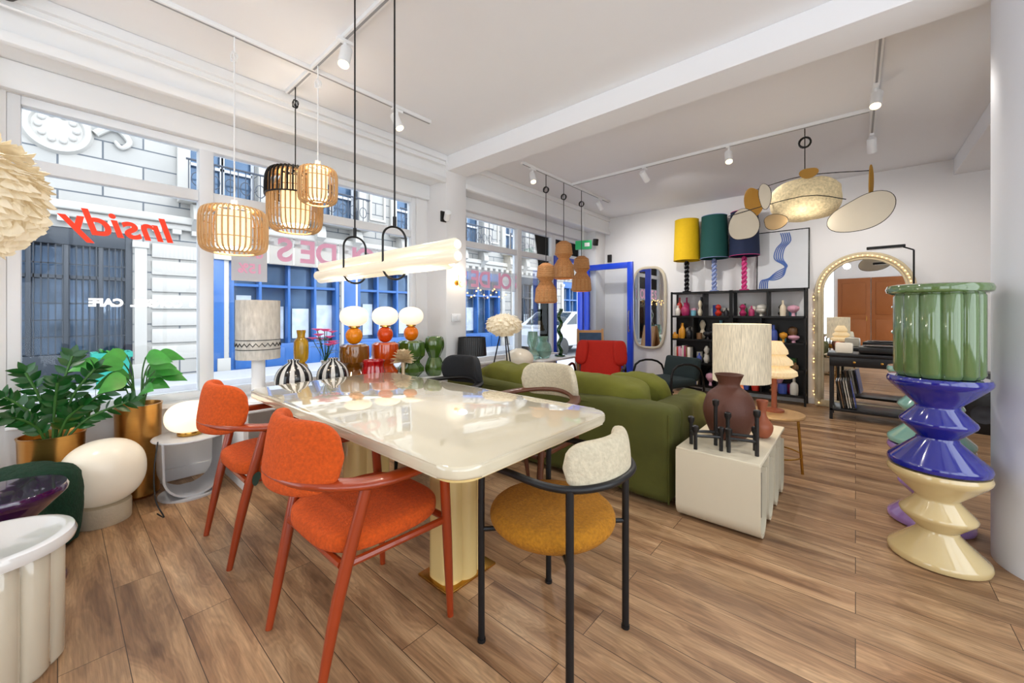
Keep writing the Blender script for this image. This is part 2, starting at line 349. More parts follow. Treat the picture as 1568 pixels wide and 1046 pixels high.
for u in ups:
    for k in (.0,1.0): b.prism([(-.34,0),(-.34,.12),(-.28,.3),(-.1,.38),(0,.38),(0,-.25),(-.1,-.2),(-.2,-.05)],u+k+.02,u+k+.24,mat=Matrix(((0,0,1,0),(1,0,0,0),(0,1,0,3.15),(0,0,0,1))))
    b.box(u-.2,u+1.45,-.5,0,3.5,3.6,bev=.02); b.box(u-.25,u+1.5,-.55,0,3.6,3.64,bev=.01)
    for k in (-.2,1.25): b.box(u+k,u+k+.2,-.1,0,3.6,5.6,bev=.01); b.box(u+k-.03,u+k+.23,-.14,0,5.5,5.62,bev=.01)
    pts=[(u+.62+.8*math.cos(rad(t)),5.58+.34*math.sin(rad(t))) for t in range(0,181,15)]
    b.sheet(pts,.13,-.2,0,mat=XZ)
    b.ell((u+.62,-.1,5.75),(.16,.1,.16)); 
    for k in(-.18,.18): b.ell((u+.62+k,-.08,5.7),(.1,.07,.07))
    for (p0,p1) in((u+1.6,u+2.1),): b.box(p0,p1,-.05,0,3.9,3.96); b.box(p0,p1,-.05,0,5.3,5.36); b.box(p0,p0+.06,-.05,0,3.96,5.3); b.box(p1-.06,p1,-.05,0,3.96,5.3)
for a,c in ops:
    for k in(a-.2,c+.02): b.box(k,k+.18,-.06,0,-.1,2.6,bev=.01); b.box(k-.03,k+.21,-.09,0,2.5,2.62,bev=.01); b.box(k-.03,k+.21,-.1,0,-.1,.25,bev=.01)
for a,c in((1.22,2.08),(-1.6,-.98),(-3.0,-1.7)):
    for i in range(7): b.box(a,c,-.045,0,.3+i*.34,.58+i*.34,bev=.015)
b.out('stone_ornament',orn,sb)
b=B()
for u in (.0,): 
    b.lathe([(0,0.03),(.08,.06),(.12,.05),(.14,.05),(.3,.03),(.33,.08),(.4,.08),(.44,0)],48,mat=zmat((u,0,4.45),rx=90))
    for k in range(10): a=2*PI*k/10; b.ell((u+.22*math.cos(a),-.05,4.45+.22*math.sin(a)),(.05,.04,.05),seg=10,rg=6)
    for s in(-1,1): b.tube([(u+s*.45,-.05,4.5),(u+s*.7,-.05,4.7),(u+s*.9,-.05,4.5),(u+s*.8,-.05,4.35),(u+s*.7,-.05,4.45)],[.06,.06,.05,.04,.03],smooth=5)
b.out('stone_rosette',orn,sb)
b=B()
for u in ups:
    for i in range(11): b.tube([(u-.08+i*.14,-.44,3.64),(u-.08+i*.14,-.44,4.3)],.01,seg=5)
    b.tube([(u-.12,-.44,4.32),(u+1.38,-.44,4.32)],.022,seg=6)
    for i in range(5): 
        cx=u+.06+i*.28; b.tube([(cx+.1*math.cos(k*PI/5),-.44,3.95+.14*math.sin(k*PI/5)) for k in range(10)],.01,closed=True,seg=4)
b.out('balcony_railings',M('iron_dark','#3c424e',.6),sb)
b=B()
for u in ups:
    for k in (0,.6): 
        b.box(u+k,u+k+.06,.2,.25,3.6,5.9); b.box(u+k+.58,u+k+.64,.2,.25,3.6,5.9)
        for z in (3.6,4.4,5.1,5.8): b.box(u+k,u+k+.6,.2,.25,z,z+.06)
b.out('upper_window_frames',M('frame_offwhite','#c9cbd0',.6),sb,smooth=0)
B().box(FX0,FX1,.3,.32,-.2,6.0).out('dark_glazing',M('facade_glass','#526a86',.08,var=.75,vs=1.6,metal=.3),sb,smooth=0)
shopb=M('shopfront_blue','#2f5f9f',.35,var=.2,vs=2); navy=M('shopfront_navy','#232b36',.5)
bb=B(); bn=B()
for i,(a,c) in enumerate(ops):
    q=bn if i in(0,1,5,8) else bb
    w=.1; q.box(a,a+w,.02,.28,-.1,2.75,bev=.01); q.box(c-w,c,.02,.28,-.1,2.75,bev=.01); q.box(a+w,c-w,.02,.28,2.45,2.75,bev=.01); q.box(a+w,c-w,.02,.28,-.1,.5,bev=.01)
    k=4
    for j in range(1,k): xx=a+(c-a)*j/k; q.box(xx-.03,xx+.03,.04,.26,.5,2.45,bev=.008)
    q.box(a+w,c-w,.05,.25,1.85,1.91)
    if q is bn:
        for j in range(18): xx=a+.15+(c-a-.3)*j/17; q.box(xx-.008,xx+.008,.05,.08,.5,2.45)
        for z in (.8,1.1,1.4,2.1): q.box(a+w,c-w,.05,.08,z,z+.02)
    else:
        for j in range(k): xx=a+(c-a)*(j+.5)/k; q.box(xx-.2,xx+.2,-.01,.04,-.02,.42,bev=.02)
bb.box(5.08,5.42,-.07,0,-.1,2.7,bev=.02); bb.box(2.1,2.4,-.07,0,-.1,2.7,bev=.02); bb.box(8.2,8.5,-.07,0,-.1,2.7,bev=.02)
bb.out('shopfront_woodwork',shopb,sb,smooth=30); bn.out('shopfront_grilles',navy,sb,smooth=30)
B().box(2.2,8.3,-.13,-.0,2.4,2.84,bev=.02).out('shop_fascia',M('fascia_cream','#c6c2b6',.6,var=.05),sb)
b=B()
for (a,c) in ((2.7,3.0),(3.2,3.7),(3.9,4.3),(4.5,4.9),(5.8,6.1),(6.3,6.7),(7,7.3),(7.5,7.9),(9.5,10.3),(13,14)): b.box(a,c,.27,.29,.6,1.2+.5*((a*7)%1))
b.out('shop_displays',M('shop_display','#b6c0cc',.5,var=.5,vs=4,emis=.3),sb,smooth=0)
B().box(-14,45,4.0,5.6,-.25,-.02,bev=.02).out('sidewalk',M('paving','#b4b4b7',.8,bump=.2,bs=10),smooth=0)
B().box(-14,45,9.0,10.38,-.25,-.02,bev=.02).out('pavement',M('paving'),smooth=0)
B().box(-14,45,5.62,8.98,-.4,-.14).out('street',M('asphalt','#a4a6ab',.8,bump=.3,bs=60),smooth=0)
r=root('street_planter',(.6,9.5,-.02)); B().lathe([(0,0),(.24,0),(.3,.5),(.34,.52),(.34,.6),(.3,.6),(.28,.52),(0,.5)],4,mat=zmat((0,0,0),rz=45)).out('tub',M('teal_plastic','#2a9a8a',.5),r,smooth=20)
b=B()
for k in range(40):
    a=random.random()*6.28; b.leaf((.1*math.cos(a),.1*math.sin(a),.52),(math.cos(a),math.sin(a),1+random.random()),.12+.12*random.random(),.05)
b.out('foliage',M('leaf_green','#2f7a2c',.4,var=.3),r)
def car(x,y,rz,col):
    r=root('parked_car',(x,y,-.14),rz)
    side=[(-2.0,.35),(-2.05,.7),(-1.9,.9),(-1.2,1.0),(-.6,1.42),(.7,1.45),(1.5,1.05),(2.0,.95),(2.05,.5),(2.0,.3)]
    B().prism(side,-.8,.8,mat=XZ,bev=.08).out('body',M('car_paint_'+col,col,.2,coat=1),r)
    b=B(); b.prism([(-1.1,1.02),(-.55,1.36),(.05,1.38),(.05,1.02)],-.81,.81,mat=XZ); b.prism([(.12,1.02),(.12,1.38),(.65,1.38),(1.3,1.04)],-.81,.81,mat=XZ); b.prism([(-1.24,1.0),(-.66,1.4),(-.62,1.4),(-1.2,1.0)],-.7,.7,mat=XZ); b.out('windows',M('car_glass','#22303c',.05),r)
    b=B()
    for xx in(-1.3,1.3):
        for yy in(-.82,.62): b.lathe([(0,0),(.2,.0),(.31,.02),(.32,.1),(.31,.2),(0,.2)],24,mat=zmat((xx,yy+.2,.32),rx=90))
    b.out('wheels',blackp,r)
car(11.5,7.6,0,'#c4cad2'); car(17,7.6,0,'#5f7fae')

# ---------- TEXT
def text(name,s,x,y,z,size,mat,shear=0,ext=.002,off=.004):
    c=D.curves.new(name,'FONT'); c.body=s; c.size=size; c.extrude=ext; c.shear=shear; c.materials.append(mat); c.offset=off
    o=D.objects.new(name,c); SC.collection.objects.link(o); o.location=(x,y,z); o.rotation_euler=(rad(90),0,PI); return o
text('window_lettering','Insidy',.58,YW+.052,1.76,.235,M('red_vinyl_glowing','#e8300f',.5,emis=.55,ecol='#f03a14'),shear=.3,off=.005)  # emission brightens the shaded inner face of the letters; not a lit sign
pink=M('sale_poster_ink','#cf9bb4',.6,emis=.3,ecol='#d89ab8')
sheetm=M('translucent_paper','#e8ecf4',.7,alpha=.4)
for X0,Zz,sz,nm in((2.42,1.66,.27,'a'),(4.62,1.55,.29,'b')):
    r=root('sale_sign',(X0,YW+.035,Zz)); 
    for i,ch in enumerate('SOLDES'):
        o=text('letter',ch,-i*sz*.76,0,.04,sz*1.05,pink,off=.007); o.parent=r
        B().box(-i*sz*.76-sz*.7,-i*sz*.76+.005,.004,.006,-.0,sz*.95).out('letter_sheet',sheetm,r,smooth=0)
r=root('sale_poster',(1.06,YW+.04,1.5)); B().box(-.13,.13,.002,.004,0,.34).out('sheet',M('paper','#dcdfe6',.7,alpha=.8),r,smooth=0)
for s,z in(('de',.2),('15%',.07)):
    o=text('print',s,.1,0,z,.11,pink,off=.003); o.parent=r
text('cafe_lettering','CONSEIL  CAFE',.62,YW+.052,1.28,.07,M('white_vinyl_glowing','#ffffff',.5,emis=.6))  # letters given emission to look white; no lamp behind them

# ---------- DINING TABLE
cream=M('cream_lacquer','#d3cab2',.03,var=.01,coat=1); creamleg=M('cream_lacquer_leg','#dcc282',.12,var=.02,coat=1)
r=root('dining_table',(1.26,1.87,0)); B().prism(rrect(.98,1.98,.1,8),.718,.76,bev=.012,seg=4).out('table_top',cream,r,smooth=30)
B().prism(rrect(.95,1.95,.09,8),.708,.718).out('under_frame',creamleg,r,smooth=30)
for k,y in enumerate((-.43,.42)):
    b=B()
    for xx in(-.065,.065): b.prism(rrect(.13,.17,.055,6,xx,y),.012,.708)
    b.prism(rrect(.12,.21,.055,6,0,y),.012,.708)
    b.out('pedestal_%d'%(k+1),creamleg,r,smooth=40); B().box(-.15,.15,y-.11,y+.11,0,.012,bev=.004).out('foot_plate_%d'%(k+1),brass,r)

# ---------- CHAIRS
def arc(r,a0,a1,n,z,cx=0,cy=0,ky=1): return [(cx+r*math.cos(rad(a0+(a1-a0)*i/n)),cy+ky*r*math.sin(rad(a0+(a1-a0)*i/n)),z) for i in range(n+1)]
def armchair(x,y,rz,wood,fab,seatfab=None):
    r=root('dining_chair',(x,y,0),rz); b=B()
    for s in(-1,1):
        b.tube([(.25,s*.255,0),(.235,s*.255,.3),(.21,s*.262,.645)],[.013,.019,.02],smooth=4,seg=10)
        b.tube([(-.26,s*.225,0),(-.2,s*.23,.3),(-.12,s*.262,.645)],[.013,.021,.02],smooth=4,seg=10)
        b.tube([(.235,s*.25,.40),(-.19,s*.23,.40)],.014,seg=8)
    b.tube([(.235,.24,.40),(.235,-.24,.40)],.014); b.tube([(-.185,.22,.40),(-.185,-.22,.40)],.014)
    b.out('legs',wood,r)
    path=cat([(.24,-.262,.65),(.1,-.275,.655),(-.1,-.27,.66),(-.25,-.17,.675),(-.305,0,.685),(-.25,.17,.675),(-.1,.27,.66),(.1,.275,.655),(.24,.262,.65)],6)
    B().band(path,.036,.017,e=.85).out('arm_rail',wood,r)
    B().band(arc(.305,126,234,40,.755,0,0,.92),.027,.12,e=.62,lean=-.14,seg=24).out('backrest',fab,r,smooth=60)
    B().ell((.02,0,.45),(.245,.25,.045),.5,.62,48,18).out('seat',seatfab or fab,r,smooth=60)
    return r
orw=M('orange_wood','#933510',.3,var=.25,vs=8,stretch=(1,1,.2),coat=.3); orf=M('orange_fabric','#c24c08',.95,var=.45,vs=90,bump=.45,bs=190)
waln=M('walnut_wood','#5a3220',.35,var=.25,vs=8,stretch=(1,1,.2)); cremf=M('cream_boucle','#c2b8a0',.95,var=.3,vs=70,bump=.5,bs=120); blkf=M('black_fabric','#1a1c20',.85,var=.2,vs=100,bump=.4,bs=200)
armchair(.80,1.5,0,orw,orf)
r2=armchair(.80,2.49,0,orw,orf)
B().prism(blob(.035,.06,2),0,.004,mat=zmat((-.16,-.27,.42),rx=80,ry=10)).out('swing_tag',M('tag_green','#22382a',.6),r2)
armchair(2.05,1.62,180,waln,cremf); armchair(2.0,2.48,180,black,blkf)
def tubechair(x,y,rz):
    r=root('tubular_armchair',(x,y,0),rz); b=B(); R=.0125
    b.tube([(.19,-.215,0),(.19,-.215,.6),(.17,-.217,.655),(.08,-.222,.672),(-.1,-.228,.672),(-.2,-.19,.672),(-.265,-.1,.675),(-.28,0,.676),(-.265,.1,.675),(-.2,.19,.672),(-.1,.228,.672),(.08,.222,.672),(.17,.217,.655),(.19,.215,.6),(.19,.215,0)],R,smooth=6,seg=12)
    for s in(-1,1):
        b.tube([(-.19,s*.2,0),(-.19,s*.2,.672)],R+.001,seg=12)
        b.tube([(.19,s*.215,.42),(.13,s*.15,.42)],.009); b.tube([(-.19,s*.2,.42),(-.13,s*.14,.42)],.009)
        b.tube([(.13,s*.15,.415),(-.13,-s*.14,.415)],.009)
        b.lathe([(0,0),(.016,0),(.016,.012),(0,.012)],10,(.19,s*.215,0)); b.lathe([(0,0),(.016,0),(.016,.012),(0,.012)],10,(-.19,s*.2,0))
    b.out('frame',M('matte_black_tube','#101114',.45,.2),r)
    B().lathe([(0,.0),(.18,.0),(.225,.02),(.24,.05),(.225,.078),(.18,.09),(0,.094)],64,(.02,0,.41),smooth=4).out('seat',M('mustard_boucle','#a46c0c',.95,var=.5,vs=90,bump=.6,bs=150),r)
    B().band(arc(.245,129,231,36,.73,0,0,.98),.03,.08,e=.65,lean=-.1,seg=24).out('backrest',cremf,r,smooth=60)
tubechair(1.26,.87,90)

# ---------- SOFA
sof=M('olive_velvet','#636319',.9,var=.3,vs=5,bump=.35,bs=14); sofd=M('olive_slipcover','#4b4c15',.9,var=.3,vs=4,bump=.4,bs=9)
r=root('sofa',(2.5,.87,0)); 
b=B(); b.box(0,.22,0,2.15,.03,.63,bev=.05,seg=4); b.box(.2,.92,0,.22,.03,.61,bev=.05,seg=4); b.box(.2,.92,1.93,2.15,.03,.61,bev=.05,seg=4); b.box(.2,.9,.2,1.95,.05,.3,bev=.03); b.jit(.024,5,12)
o=b.out('slipcovered_frame',sofd,r,smooth=60)
b=B(); b.tube([(.012,.05,.595),(.008,1.1,.597),(.012,2.1,.595)],.006,seg=6); b.tube([(.014,.014,.03),(.012,.012,.59)],.006,seg=6); b.tube([(.02,.012,.58),(.9,.012,.565)],.006,seg=6); b.out('piping',sofd,r)
b=B()
for y in(.64,1.51): b.ell((.56,y,.39),(.35,.43,.1),.35,.3)
b.jit(.01,7); b.out('seat_cushions',sof,r)
b=B()
for y in(.66,1.5): b.ell((.27,y,.60),(.15,.415,.16),.62,.5,40,22)
b.jit(.03,5); b.out('back_cushions',sof,r,smooth=70)
b=B(); b.ell((0,0,0),(.1,.25,.2),.7,.7,mat=zmat((.48,.42,.58),ry=-18,rz=8)); b.jit(.02,8); b.out('scatter_cushion',sof,r,smooth=70)

# ---------- MAGAZINE BENCH
mcream=M('cream_metal','#d6ccb4',.45,var=.02)
r=root('magazine_side_table',(2.45,.38,0)); b=B()
W=.44
b.prism(rrect(.94,W,.01,2,.47,W/2),.405,.424,bev=.004)
def Upath(x0,x1,zt,zb=.015):
    rr=(x1-x0)/2; cx=(x0+x1)/2
    return [(x0,zt)]+[(cx-rr*math.cos(rad(a)),zb+rr-rr*math.sin(rad(a))) for a in range(0,181,12)]+[(x1,zt-.05)]
for x0,x1,zt,zb in((.006,.18,.41,.008),(.27,.42,.4,.008),(.51,.66,.4,.008),(.75,.90,.4,.008)): b.sheet(Upath(x0,x1,zt,zb),.014,0,W,mat=XZ)
b.out('folded_body',mcream,r,smooth=40)
b=B()
for k in range(10):
    xx=(.05,.08,.12,.31,.34,.375,.56,.6,.8,.84)[k]; b.box(xx,xx+.014,.015,.34,.09,.34,bev=.002)
b.out('magazines',M('magazines','#5c5349',.6,var=.7,vs=20),r)
clay=M('brown_clay','#573021',.6,var=.1,bump=.15,bs=100); terr=M('terracotta_glaze','#a0583a',.5,var=.1)
r=root('clay_vase',(2.86,.62,.425)); B().lathe([(0,0),(.08,.0),(.12,.05),(.148,.14),(.15,.2),(.125,.28),(.075,.325),(.062,.35),(.08,.4),(.085,.41),(.07,.405),(.05,.36),(.05,.33),(0,.3)],48,smooth=4).out('body',clay,r)
r=root('bud_vase',(3.02,.46,.425)); B().lathe([(0,0),(.035,0),(.058,.04),(.06,.08),(.035,.12),(.022,.16),(.034,.23),(.03,.23),(.015,.16),(0,.1)],32,smooth=4).out('body',terr,r)
linen=M('linen_shade_lit','#c8bda6',.95,var=.75,vs=30,stretch=(9,9,.5),emis=.36,ecol='#ffe9c6')
r=root('table_lamp',(3.22,.62,.425)); B().lathe([(0,0),(.075,0),(.08,.015),(.05,.04),(.04,.1),(.055,.17),(.05,.22),(.018,.26),(.012,.34),(0,.34)],32,smooth=3).out('base',terr,r)
B().lathe([(.18,.32),(.182,.32),(.182,.73),(.18,.73),(.176,.73),(.176,.32),(.18,.32)],120,fl=lambda t,z:1+.006*math.cos(60*t)).out('shade',linen,r)
plight(r,(0,0,.5),5)
def candleholder(x,y,rz,s,hs):
    r=root('candle_holder',(x,y,.425),rz,s); b=B()
    P=[(-.07,-.05),(.07,-.05),(.07,.05),(-.07,.05)]
    for (px,py),h in zip(P,hs):
        b.tube([(px,py,0),(px,py,h)],.011); b.lathe([(0,0),(.014,.0),(.019,.015),(.019,.035),(.013,.04),(0,.035)],16,(px,py,h))
    b.tube([(-.07,-.05,.08),(.07,-.05,.08)],.009); b.tube([(.07,-.05,.08),(.07,.05,.08)],.009); b.tube([(-.07,-.05,.08),(-.07,.05,.08)],.009); b.tube([(-.07,.05,.08),(.07,.05,.08)],.009)
    b.out('frame',blackp,r)
candleholder(2.56,.68,-60,1.0,[.1,.1,.24,.13]); candleholder(2.62,.5,-75,1.0,[.1,.22,.1,.17])

# ---------- STOOLS
def zigzag(x,y,z,col,nm):
    r=root('zigzag_stool',(x,y,z)); B().lathe([(0,0),(.165,0),(.182,.008),(.186,.025),(.18,.04),(.078,.14),(.076,.155),(.135,.215),(.14,.228),(.135,.24),(.082,.30),(.082,.315),(.17,.405),(.185,.425),(.187,.44),(.18,.455),(0,.457)],56).out('body',M(nm,col,.12,var=.03,coat=1),r,smooth=50)
def fluted(x,y,z,col,nm,topcol=None,R=.155,flat=False):
    r=root('fluted_stool',(x,y,z)); m=M(nm,col,.12,var=.03,coat=1)
    fl=lambda t,zz:.9+.12*abs(math.sin(6*t))**.6
    B().lathe([(0,0),(R*.95,0),(R*1.03,.02),(R*1.03,.40),(R*.98,.415),(0,.415)],144,fl=fl).out('body',m,r,smooth=40)
    B().lathe([(0,.41),(R+.01,.41),(R+.03,.42),(R+.035,.437),(R+.028,.455),(R+.01,.46),(R,.458),(0,.457)],56).out('top',M(topcol[0],topcol[1],.1,coat=1) if topcol else m,r)
zigzag(2.9,-.31,0,'#d0b985','cream_ceramic'); zigzag(2.9,-.31,.458,'#061585','cobalt_ceramic'); fluted(2.9,-.31,.916,'#5b7646','sage_ceramic')
zigzag(3.36,-.33,0,'#9d7bbc','lilac_ceramic'); zigzag(3.36,-.33,.458,'#88bcae','mint_ceramic')
fluted(-.16,2.2,0,'#c6bda9','ivory_ceramic',('white_gloss','#dcdbd8'),R=.175)
zigzag(-.15,2.79,0,'#360a40','purple_ceramic')
r=root('boucle_pouf',(-.14,3.24,0)); B().lathe([(0,0.01),(.19,.01),(.222,.05),(.236,.2),(.228,.34),(.195,.405),(.1,.43),(0,.43)],96,fl=lambda t,z:.84+.17*abs(math.cos(2*t+.4))**.8,smooth=4).jit(.006,40).out('body',M('green_boucle','#0a3320',1,var=.5,vs=60,bump=.7,bs=90),r,smooth=70)
travert=M('travertine','#bcae96',.7,var=.12,vs=14,bump=.2)
def pebble(x,y,z,w,h,base,bh,br_,mat,e):
    r=root('pebble_lamp',(x,y,z)); B().lathe([(0,0),(br_,0),(br_*1.02,.006),(br_*1.02,bh-.006),(br_,bh),(0,bh)],48).out('base',base,r)
    B().ell((0,0,bh+h/2-.01),(w/2,w/2*.92,h/2),.88,.95,40,24).out('globe',mat,r)
pebble(.18,3.37,0,.38,.38,travert,.11,.12,litw,0); pebble(.6,3.46,.40,.28,.21,brass,.025,.07,lit,0)
r=root('curved_side_table',(.6,3.46,0)); b=B(); gm=M('pale_grey_metal','#c2c3c6',.35,var=.02)
b.lathe([(0,.386),(.2,.386),(.204,.392),(.2,.398),(0,.398)],48)
b.sheet([(-.16,.388),(-.155,.2)]+[(-.155+.155*(1-math.cos(rad(a))),.165-.15*math.sin(rad(a))) for a in range(0,181,12)]+[(.155,.2),(.16,.388)],.012,-.13,.13,mat=XZ)
b.lathe([(0,0),(.17,0),(.17,.012),(0,.012)],40); b.out('body',gm,r)
B().tube([(.40,3.22,.006),(.42,3.14,.006),(.39,3.2,.1),(.395,3.3,.25),(.42,3.36,.41)],.004,smooth=6).out('power_cord',blackp)
leafm=M('glossy_leaf','#16501c',.3,var=.5,vs=10); stemm=M('plant_stem','#3b6b2c',.5)
r=root('potted_zz_plant',(-.02,3.58,0)); B().lathe([(0,0),(.1,0),(.125,.02),(.135,.5),(.14,.52),(.13,.52),(.125,.48),(0,.47)],40).out('pot',gold,r)
bl=B(); bs_=B()
for k,(sx,sy,hh) in enumerate(((-.17,-.05,.30),(-.1,.0,.42),(.02,-.1,.36),(.08,.04,.50),(.17,-.05,.42),(.26,-.02,.30),(.32,-.08,.2),(-.14,-.14,.20),(.12,-.14,.22))):
    pts=[(.15*sx,.15*sy,.47),(sx*.45,sy*.45,.47+hh*.6),(sx,sy,.47+hh)]
    q=cat(pts,5); bs_.tube(q,.007,seg=6)
    for i in range(3,len(q)):
        d=(Vector(q[i])-Vector(q[i-1])).normalized()
        for s in(-1,1):
            sd=Vector((d.z,0,-d.x))*s+Vector((0,random.uniform(-.3,.3),0))
            bl.leaf(q[i],(sd*.9+d*.8),.08,.038,.12,n=6,fold=.15,roll=random.uniform(.8,1.5)*random.choice((-1,1)))
    bl.leaf(q[-1],d,.08,.036,.1,n=6,fold=.15,roll=1.2)
bl.out('leaves',leafm,r,fix=False); bs_.out('stems',stemm,r)
r=root('potted_pothos',(.36,3.66,0)); B().lathe([(0,0),(.09,0),(.11,.02),(.12,.6),(.125,.62),(.115,.62),(.11,.58),(0,.57)],40).out('pot',gold,r)
bl=B(); bs_=B(); lm=M('broad_leaf','#3f9438',.35,var=.5,vs=12)
for k in range(14):
    a=k*2.4; sp=.05+.14*random.random(); hh=.14+.26*random.random()
    y2=min(.03,sp*math.sin(a))
    q=cat([(.02*math.cos(a),.02*math.sin(a),.57),(sp*.5*math.cos(a),y2*.5,.57+hh*.7),(sp*math.cos(a),y2,.57+hh)],5); bs_.tube(q,.004,seg=6)
    dx=math.cos(a)
    bl.leaf(q[-1],(dx,-.25,-.1+.3*random.random()),.15,.11,.35,n=10,fold=.12,pw=.62,roll=random.uniform(.7,1.2)*(1 if dx>0 else -1))
bl.out('leaves',lm,r,fix=False); bs_.out('stems',stemm,r)

# ---------- WINDOW DISPLAY
r=root('display_bench',(0,0,0)); b=B(); b.box(.84,2.8,3.18,3.68,.53,.566,bev=.006)
for x in(.86,1.8,2.76): b.box(x-.015,x+.015,3.2,3.66,0,.53)
b.out('bench',white,r,smooth=30)
SZ=.568
r=root('table_lamp',(1.0,3.42,SZ)); B().lathe([(0,0),(.07,0),(.075,.01),(.05,.03),(.045,.05),(.045,.33),(.03,.35),(0,.35)],32).out('base',white,r)
sh=M('textured_shade','#bcbab4',.9,var=.45,vs=50,stretch=(1,1,.3)); B().lathe([(.145,.32),(.145,.76),(.14,.76),(.14,.32),(.145,.32)],48).out('shade',sh,r)
b=B(); pts=[(.1465*math.cos(2*PI*i/48),.1465*math.sin(2*PI*i/48),.43+(.012 if i%2 else -.012)) for i in range(48)]; b.tube(pts,.004,closed=True,seg=5)
for z in(.395,.465): b.tube([(.1465*math.cos(2*PI*i/48),.1465*math.sin(2*PI*i/48),z) for i in range(48)],.003,closed=True,seg=5)
b.out('zigzag_trim',blackp,r)
def stripemat():
    m=D.materials.new('striped_glaze'); m.use_nodes=True; nt=m.node_tree; N=nt.nodes; L=nt.links; bs=N['Principled BSDF']
    tc=N.new('ShaderNodeTexCoord'); sp=N.new('ShaderNodeSeparateXYZ'); at=N.new('ShaderNodeMath'); at.operation='ARCTAN2'; L.new(tc.outputs['Object'],sp.inputs[0]); L.new(sp.outputs['X'],at.inputs[0]); L.new(sp.outputs['Y'],at.inputs[1])
    ml=N.new('ShaderNodeMath'); ml.operation='MULTIPLY'; ml.inputs[1].default_value=11; L.new(at.outputs[0],ml.inputs[0]); sn=N.new('ShaderNodeMath'); sn.operation='SINE'; L.new(ml.outputs[0],sn.inputs[0])
    gt=N.new('ShaderNodeMath'); gt.operation='GREATER_THAN'; gt.inputs[1].default_value=.15; L.new(sn.outputs[0],gt.inputs[0])
    mx=N.new('ShaderNodeMix'); mx.data_type='RGBA'; mx.inputs[6].default_value=(.01,.01,.012,1); mx.inputs[7].default_value=(.6,.6,.58,1); L.new(gt.outputs[0],mx.inputs[0]); L.new(mx.outputs[2],bs.inputs['Base Color']); bs.inputs['Roughness'].default_value=.15
    return m
strm=stripemat()
for (x,y,s) in((1.22,3.34,1.0),(1.54,3.36,.95)):
    r=root('striped_vase',(x,y,SZ),0,s); B().lathe([(0,0),(.09,0),(.12,.05),(.135,.13),(.12,.2),(.08,.25),(.04,.275),(.045,.295),(.035,.295),(0,.27)],48,smooth=3).out('body',strm,r)
r=root('amber_glass_vase',(1.36,3.56,SZ)); B().lathe([(0,0),(.05,0),(.055,.2),(.03,.24),(.055,.28),(.055,.42),(.03,.46),(.035,.52),(0,.5)],32,smooth=3).out('body',M('amber_glass','#d7a52c',.05,trans=.6),r)
r=root('flower_bouquet',(1.58,3.6,SZ)); B().lathe([(0,0),(.05,0),(.06,.1),(.03,.2),(.04,.24),(0,.22)],24,smooth=3).out('vase',M('white_gloss'),r)
bl=B();bp=B()
for k in range(16):
    a=k*2.4;rr=.03+.08*random.random();z=.36+.18*random.random(); bl.tube([(0,0,.22),(rr*math.cos(a),rr*math.sin(a),z)],.003,seg=4)
    for j in range(7): t=j*2*PI/7; bp.leaf((rr*math.cos(a),rr*math.sin(a),z),(math.cos(t),math.sin(t),.6),.06,.045,.2,n=4)
    bl.leaf((rr*.5*math.cos(a),rr*.5*math.sin(a),z-.08),(math.cos(a),math.sin(a),.5),.09,.03)
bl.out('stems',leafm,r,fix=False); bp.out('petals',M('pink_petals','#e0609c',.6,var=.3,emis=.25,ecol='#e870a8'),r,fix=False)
def displaystack(x,y,col,nm,mid,midnm):
    r=root('globe_lamp',(x,y,SZ)); 
    B().lathe([(0,0),(.07,0),(.125,.06),(.125,.1),(.085,.15),(.085,.17),(.13,.22),(.135,.27),(.13,.36),(.1,.38),(0,.37)],12 if nm!='olive_ceramic' else 48,fl=None if nm!='olive_ceramic' else (lambda t,z:1+.08*math.cos(8*t)),smooth=0).out('pot',M(nm,col,.12,coat=1),r,smooth=30)
    B().ell((0,0,.455),(.075,.075,.08)).out('ball',M(midnm,mid,.2),r)
    B().lathe([(0,.53),(.05,.53),(.05,.545),(0,.545)],24).out('collar',brass,r)
    B().ell((0,0,.635),(.125,.125,.095),.9,1).out('globe',lit,r)
displaystack(1.8,3.5,'#7a4a12','amber_ceramic','#e88a08','tangerine'); displaystack(2.12,3.5,'#c04408','orange_ceramic','#d8480a','orange_sphere'); displaystack(2.42,3.5,'#40601f','olive_ceramic','#e8780a','orange_fruit')
r=root('red_vase',(1.86,3.26,SZ)); B().lathe([(0,0),(.06,0),(.095,.05),(.1,.12),(.085,.2),(.095,.24),(.085,.24),(.075,.2),(0,.1)],48,fl=lambda t,z:1+.04*math.cos(12*t),smooth=3).out('body',M('red_glaze','#a80a12',.1,coat=1),r)
r=root('petal_candle_holder',(2.16,3.25,SZ)); b=B()
b.lathe([(0,0),(.05,0),(.03,.03),(.015,.1),(.02,.2),(0,.2)],20)
for k in range(40):
    a=k*2.4; el=-.3+1.6*k/40; b.leaf((0,0,.2+.05*k/40),(math.cos(a),math.sin(a),el),.13-.05*k/40,.08,-.15,n=5,fold=.5)
b.out('petals',M('champagne_metal','#e8d6b4',.35,.4),r,fix=False)
r=root('green_bottle_vase',(2.66,3.42,SZ)); B().lathe([(0,0),(.07,0),(.1,.08),(.07,.18),(.06,.2),(.1,.3),(.09,.4),(.05,.42),(0,.4)],40,smooth=3,fl=lambda t,z:1+.05*math.cos(9*t)).out('body',M('olive_ceramic'),r)

